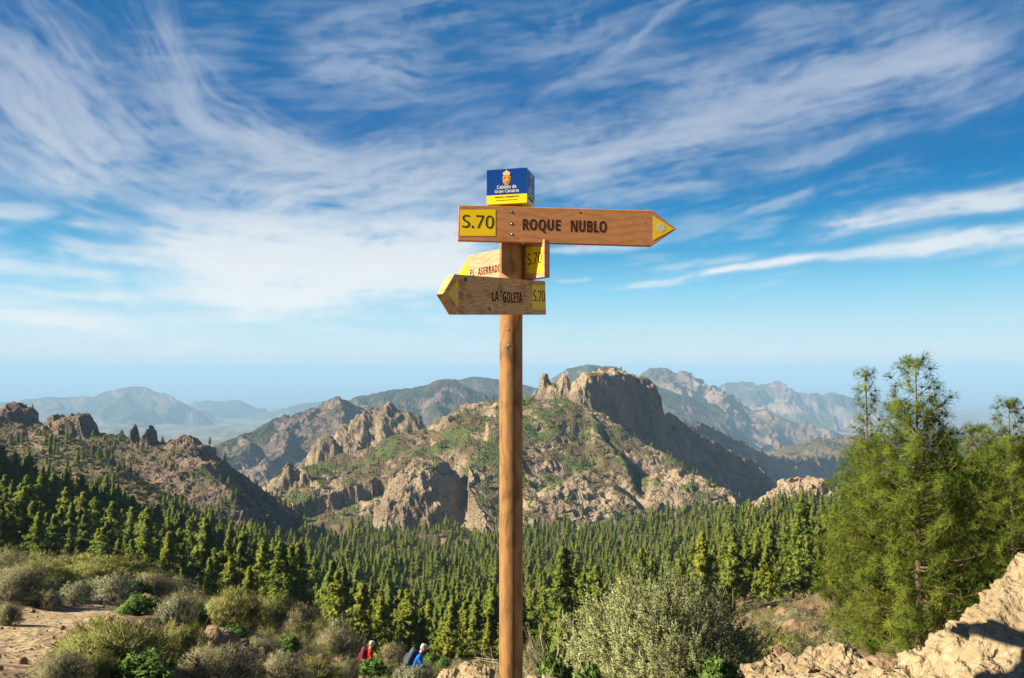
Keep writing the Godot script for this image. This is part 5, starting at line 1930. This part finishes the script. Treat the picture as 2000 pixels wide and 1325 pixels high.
func plant_near(meshes: Array, at: Vector3, turn: float, scale_: float, label: String, group := "") -> void:
	var t := thing("pine_tree", at, turn)
	t.scale = Vector3.ONE * scale_
	tag(t, label, "pine tree", group)
	obj("trunk", meshes[0], M.bark, t)
	obj("branches", meshes[1], M.bark, t)
	obj("needles", meshes[2], M.needles, t)

var pine_kinds := []
func build_forest() -> void:
	var cols := [Color(0.160, 0.222, 0.038), Color(0.178, 0.236, 0.040), Color(0.200, 0.245, 0.038), Color(0.136, 0.206, 0.046), Color(0.165, 0.224, 0.046), Color(0.140, 0.204, 0.036), Color(0.220, 0.255, 0.040)]
	for i in 7:
		pine_kinds.append(far_pine(100 + i, [0.24, 0.19, 0.27, 0.21, 0.18, 0.28, 0.23][i], [0.14, 0.28, 0.09, 0.20, 0.34, 0.07, 0.24][i], 680, 12, cols[i]))
	var g := RandomNumberGenerator.new()
	g.seed = 5
	var spots := []     # [position, height, kind, turn, width]
	# the forest on the valley sides: one tree to a cell of a grid that widens with distance
	var z := 85.0
	while z < 760.0:
		var step := 4.3 + z * 0.003
		var x0 := -0.78 * z - 6.0
		while x0 < 0.78 * z + 6.0:
			var x := x0 + g.randf_range(-0.75, 0.75) * step
			var zz := -z + g.randf_range(-0.75, 0.75) * step
			x0 += step
			var px := 1000.0 + F * x / -zz
			if g.randf() > forest(px, x, -zz): continue
			var y := ground(x, zz)
			var hgt := g.randf_range(8.0, 14.5) * (0.9 + 0.45 * nS.get_noise_2d(x * 0.03, zz * 0.03))
			if g.randf() < 0.28: hgt *= g.randf_range(0.4, 0.75)
			spots.append([Vector3(x, y - 0.2, zz), hgt, g.randi() % 7, g.randf() * TAU, g.randf_range(0.85, 1.2)])
		z += step
	forest_spots(spots, g)
	# the largest three hundred are trees of their own
	var eye := EYE
	spots.sort_custom(func(a, b): return a[1] / (a[0] - eye).length() > b[1] / (b[0] - eye).length())
	var near: Array = []
	var rest: Array = []
	for s in spots:
		var p: Vector3 = s[0]
		var px := 1000.0 + F * p.x / -p.z
		var own := near.size() < 290 and px > -60 and px < 2060
		(near if own else rest).append(s)
	var protos := []
	for k in 7: protos.append(null)
	for s in near:
		var k: int = s[2]
		var p: Vector3 = s[0]
		var t: Node3D
		if protos[k] == null:
			t = thing("forest_pine")
			obj("trunk", pine_kinds[k][0], M.bark, t)
			obj("crown", pine_kinds[k][1], M.needles, t)
			protos[k] = t
		else:
			t = (protos[k] as Node3D).duplicate()
			t.name = numbered("forest_pine")
			add_child(t, true)
		t.position = p
		t.rotation.y = s[3]
		var hh: float = s[1]
		t.scale = Vector3(hh * s[4], hh, hh * s[4])
		var lb := forest_label(p, hh, s[4], k)
		tag(t, lb[0], "pine tree", lb[1])
	for k in 7:
		var mm := MultiMesh.new()
		mm.transform_format = MultiMesh.TRANSFORM_3D
		var mt := MultiMesh.new()
		mt.transform_format = MultiMesh.TRANSFORM_3D
		var list := rest.filter(func(s): return s[2] == k)
		mm.instance_count = list.size()
		mm.mesh = pine_kinds[k][1]
		mt.instance_count = list.size()
		mt.mesh = pine_kinds[k][0]
		for i in list.size():
			var s = list[i]
			var hh: float = s[1]
			var b := Basis(Vector3.UP, s[3]).scaled(Vector3(hh * s[4], hh, hh * s[4]))
			mm.set_instance_transform(i, Transform3D(b, s[0]))
			mt.set_instance_transform(i, Transform3D(b, s[0]))
		if k == 0:
			forest_root = thing("pine_forest")
			tag(forest_root, "pines of the wide forest filling the valley and dotting the hills", "forest", "", "stuff")
		for q in [[mm, M.needles, "crowns"], [mt, M.bark, "trunks"]]:
			var o := MultiMeshInstance3D.new()
			o.multimesh = q[0]
			o.material_override = q[1]
			o.name = q[2]
			o.set_meta("kind", "stuff")
			forest_root.add_child(o, true)
	print("trees ", spots.size())
var forest_root: Node3D

# how likely a tree is to stand here, by bearing and distance
func forest(px: float, x: float, z: float) -> float:
	var n := nF.get_noise_2d(x * 0.02, z * 0.02)
	var k := 0.93
	k *= 1.0 - 0.75 * ss(0.18, 0.4, n)
	# open foreground: the ridge we stand on
	var start := 84.0
	if px < 600.0: start = lerpf(112.0, 100.0, clampf(px / 600.0, 0.0, 1.0))
	elif px > 1480.0: start = 74.0
	if px > 1500.0 and px < 1640.0: start = 86.0
	k *= ss(start, start + 25.0, z)
	# far edge, by bearing
	var xs := [-400.0, 0.0, 200.0, 330.0, 480.0, 560.0, 700.0, 900.0, 1100.0, 1250.0, 1450.0, 1650.0, 2000.0, 2600.0]
	var es := [480.0, 440.0, 470.0, 540.0, 640.0, 690.0, 720.0, 720.0, 730.0, 710.0, 600.0, 540.0, 530.0, 480.0]
	var i := 0
	while i < xs.size() - 2 and px > xs[i + 1]: i += 1
	var edge: float = lerpf(es[i], es[i + 1], clampf((px - xs[i]) / (xs[i + 1] - xs[i]), 0.0, 1.0))
	k *= 1.0 - ss(edge - 70.0, edge + 50.0, z + n * 60.0)
	return k

# pines on the hillsides beyond
func forest_spots(spots: Array, g: RandomNumberGenerator) -> void:
	for q in hill_trees:
		spots.append([q[0], q[1], g.randi() % 7, g.randf() * TAU, g.randf_range(0.9, 1.25)])

var hill_trees := []
func forest_label(p: Vector3, h: float, w: float, k: int) -> Array:
	var px := 1000.0 + F * p.x / -p.z
	var d := -p.z
	var size := "tall" if h > 13.5 else ("small" if h < 8.0 else "middle-sized")
	var shape: String = ["narrow", "slim bare-stemmed", "broad", "slender", "long-trunked", "full low-skirted", "light yellow-green"][k]
	var where := ""
	if px < 260: where = "on the dark slope at the left edge of the forest"
	elif px < 560: where = "in the forest under the left crags"
	elif px < 760: where = "in the forest behind the brown shrubs"
	elif px < 985: where = "in the forest left of the signpost pole"
	elif px < 1250: where = "in the forest right of the signpost pole"
	elif px < 1480: where = "in the forest above the grey-green bush"
	elif px < 1660: where = "in the forest left of the big pine"
	else: where = "in the forest beyond the big pine"
	var row := "front row" if d < 140.0 else ("second rows" if d < 190.0 else "middle rows")
	var lab := "%s %s pine %s, %s" % [size, shape, where, row]
	if lab.split(" ").size() > 16: lab = "%s %s pine %s" % [size, shape, where]
	return [lab, "pines " + where]

func build_near_pines() -> void:
	var big := near_pine(1, 6.5, [[0.0, 1.0], [0.08, 1.5], [0.2, 1.75], [0.34, 1.6], [0.48, 1.3], [0.62, 0.95], [0.74, 0.62], [0.84, 0.50], [0.92, 0.36], [0.97, 0.22], [1.0, 0.10]], 0.25, 40, 0.82)
	var slim := near_pine(2, 7.2, [[0.0, 1.0], [0.15, 1.3], [0.35, 1.2], [0.52, 0.9], [0.64, 0.6], [0.72, 0.34], [0.85, 0.27], [0.95, 0.2], [1.0, 0.1]], 0.25, 36, 0.74)
	var p := P(1800, 1285, 15.0)
	plant_near(big, P(1800, 1298, 15.0), 0.4, (P(1806, 700, 15.0).y - P(1800, 1298, 15.0).y) / 6.5, "big bright green pine behind the tan rock, its top against the sea")
	plant_near(slim, P(1702, 1262, 17.0), 1.0, (P(1700, 728, 17.0).y - P(1702, 1262, 17.0).y) / 7.2, "pine with a thin bare leader just left of the big pine")
	var spots := [[1905, 1230, 838, 27.0, 1, 2.0, "dark pine in the gap between the big pine and the right edge pines"], [1985, 1260, 782, 25.0, 0, 3.1, "tall pine at the right edge above the boulder, nearest of its clump"], [2050, 1230, 730, 27.0, 1, 4.4, "pine cut by the right edge of the view, highest of its clump"],
		[1922, 1240, 832, 29.0, 0, 2.6, "pine between the gap pine and the tall one at the right edge"], [1868, 1200, 858, 34.0, 0, 5.0, "pine half hidden behind the right side of the big pine"], [1948, 1190, 852, 36.0, 1, 0.7, "pine filling the back of the clump at the right edge"]]
	for s in spots:
		var base := P(s[0], s[1], s[3])
		var hh: float = P(s[0], s[2], s[3]).y - base.y
		plant_near(big if s[4] == 0 else slim, base, s[5], hh / (6.5 if s[4] == 0 else 7.2), s[6], "")

func build_all() -> void:
	var t0 := Time.get_ticks_msec()
	make_materials()
	make_ground_table()
	for q in [[-200, 6.6], [-20, 7.6], [70, 9.2], [140, 11.2], [250, 13.2], [420, 16.0], [560, 21.0], [680, 29.0], [760, 35.0], [880, 41.0], [1000, 47.0], [1120, 52.0]]:
		path_pts.append(Vector2((q[0] - 1000.0) / F * q[1], -q[1]))
	print("start ", Time.get_ticks_msec() - t0)
	build_ground()
	print("ground ", Time.get_ticks_msec() - t0)
	build_sea()
	build_hills()
	print("hills ", Time.get_ticks_msec() - t0)
	build_rocks()
	print("rocks ", Time.get_ticks_msec() - t0)
	build_shrubs()
	print("shrubs ", Time.get_ticks_msec() - t0)
	build_near_pines()
	print("near pines ", Time.get_ticks_msec() - t0)
	build_forest()
	print("forest ", Time.get_ticks_msec() - t0)
	build_signpost()
	build_people()
	print("people ", Time.get_ticks_msec() - t0)
	build_houses()
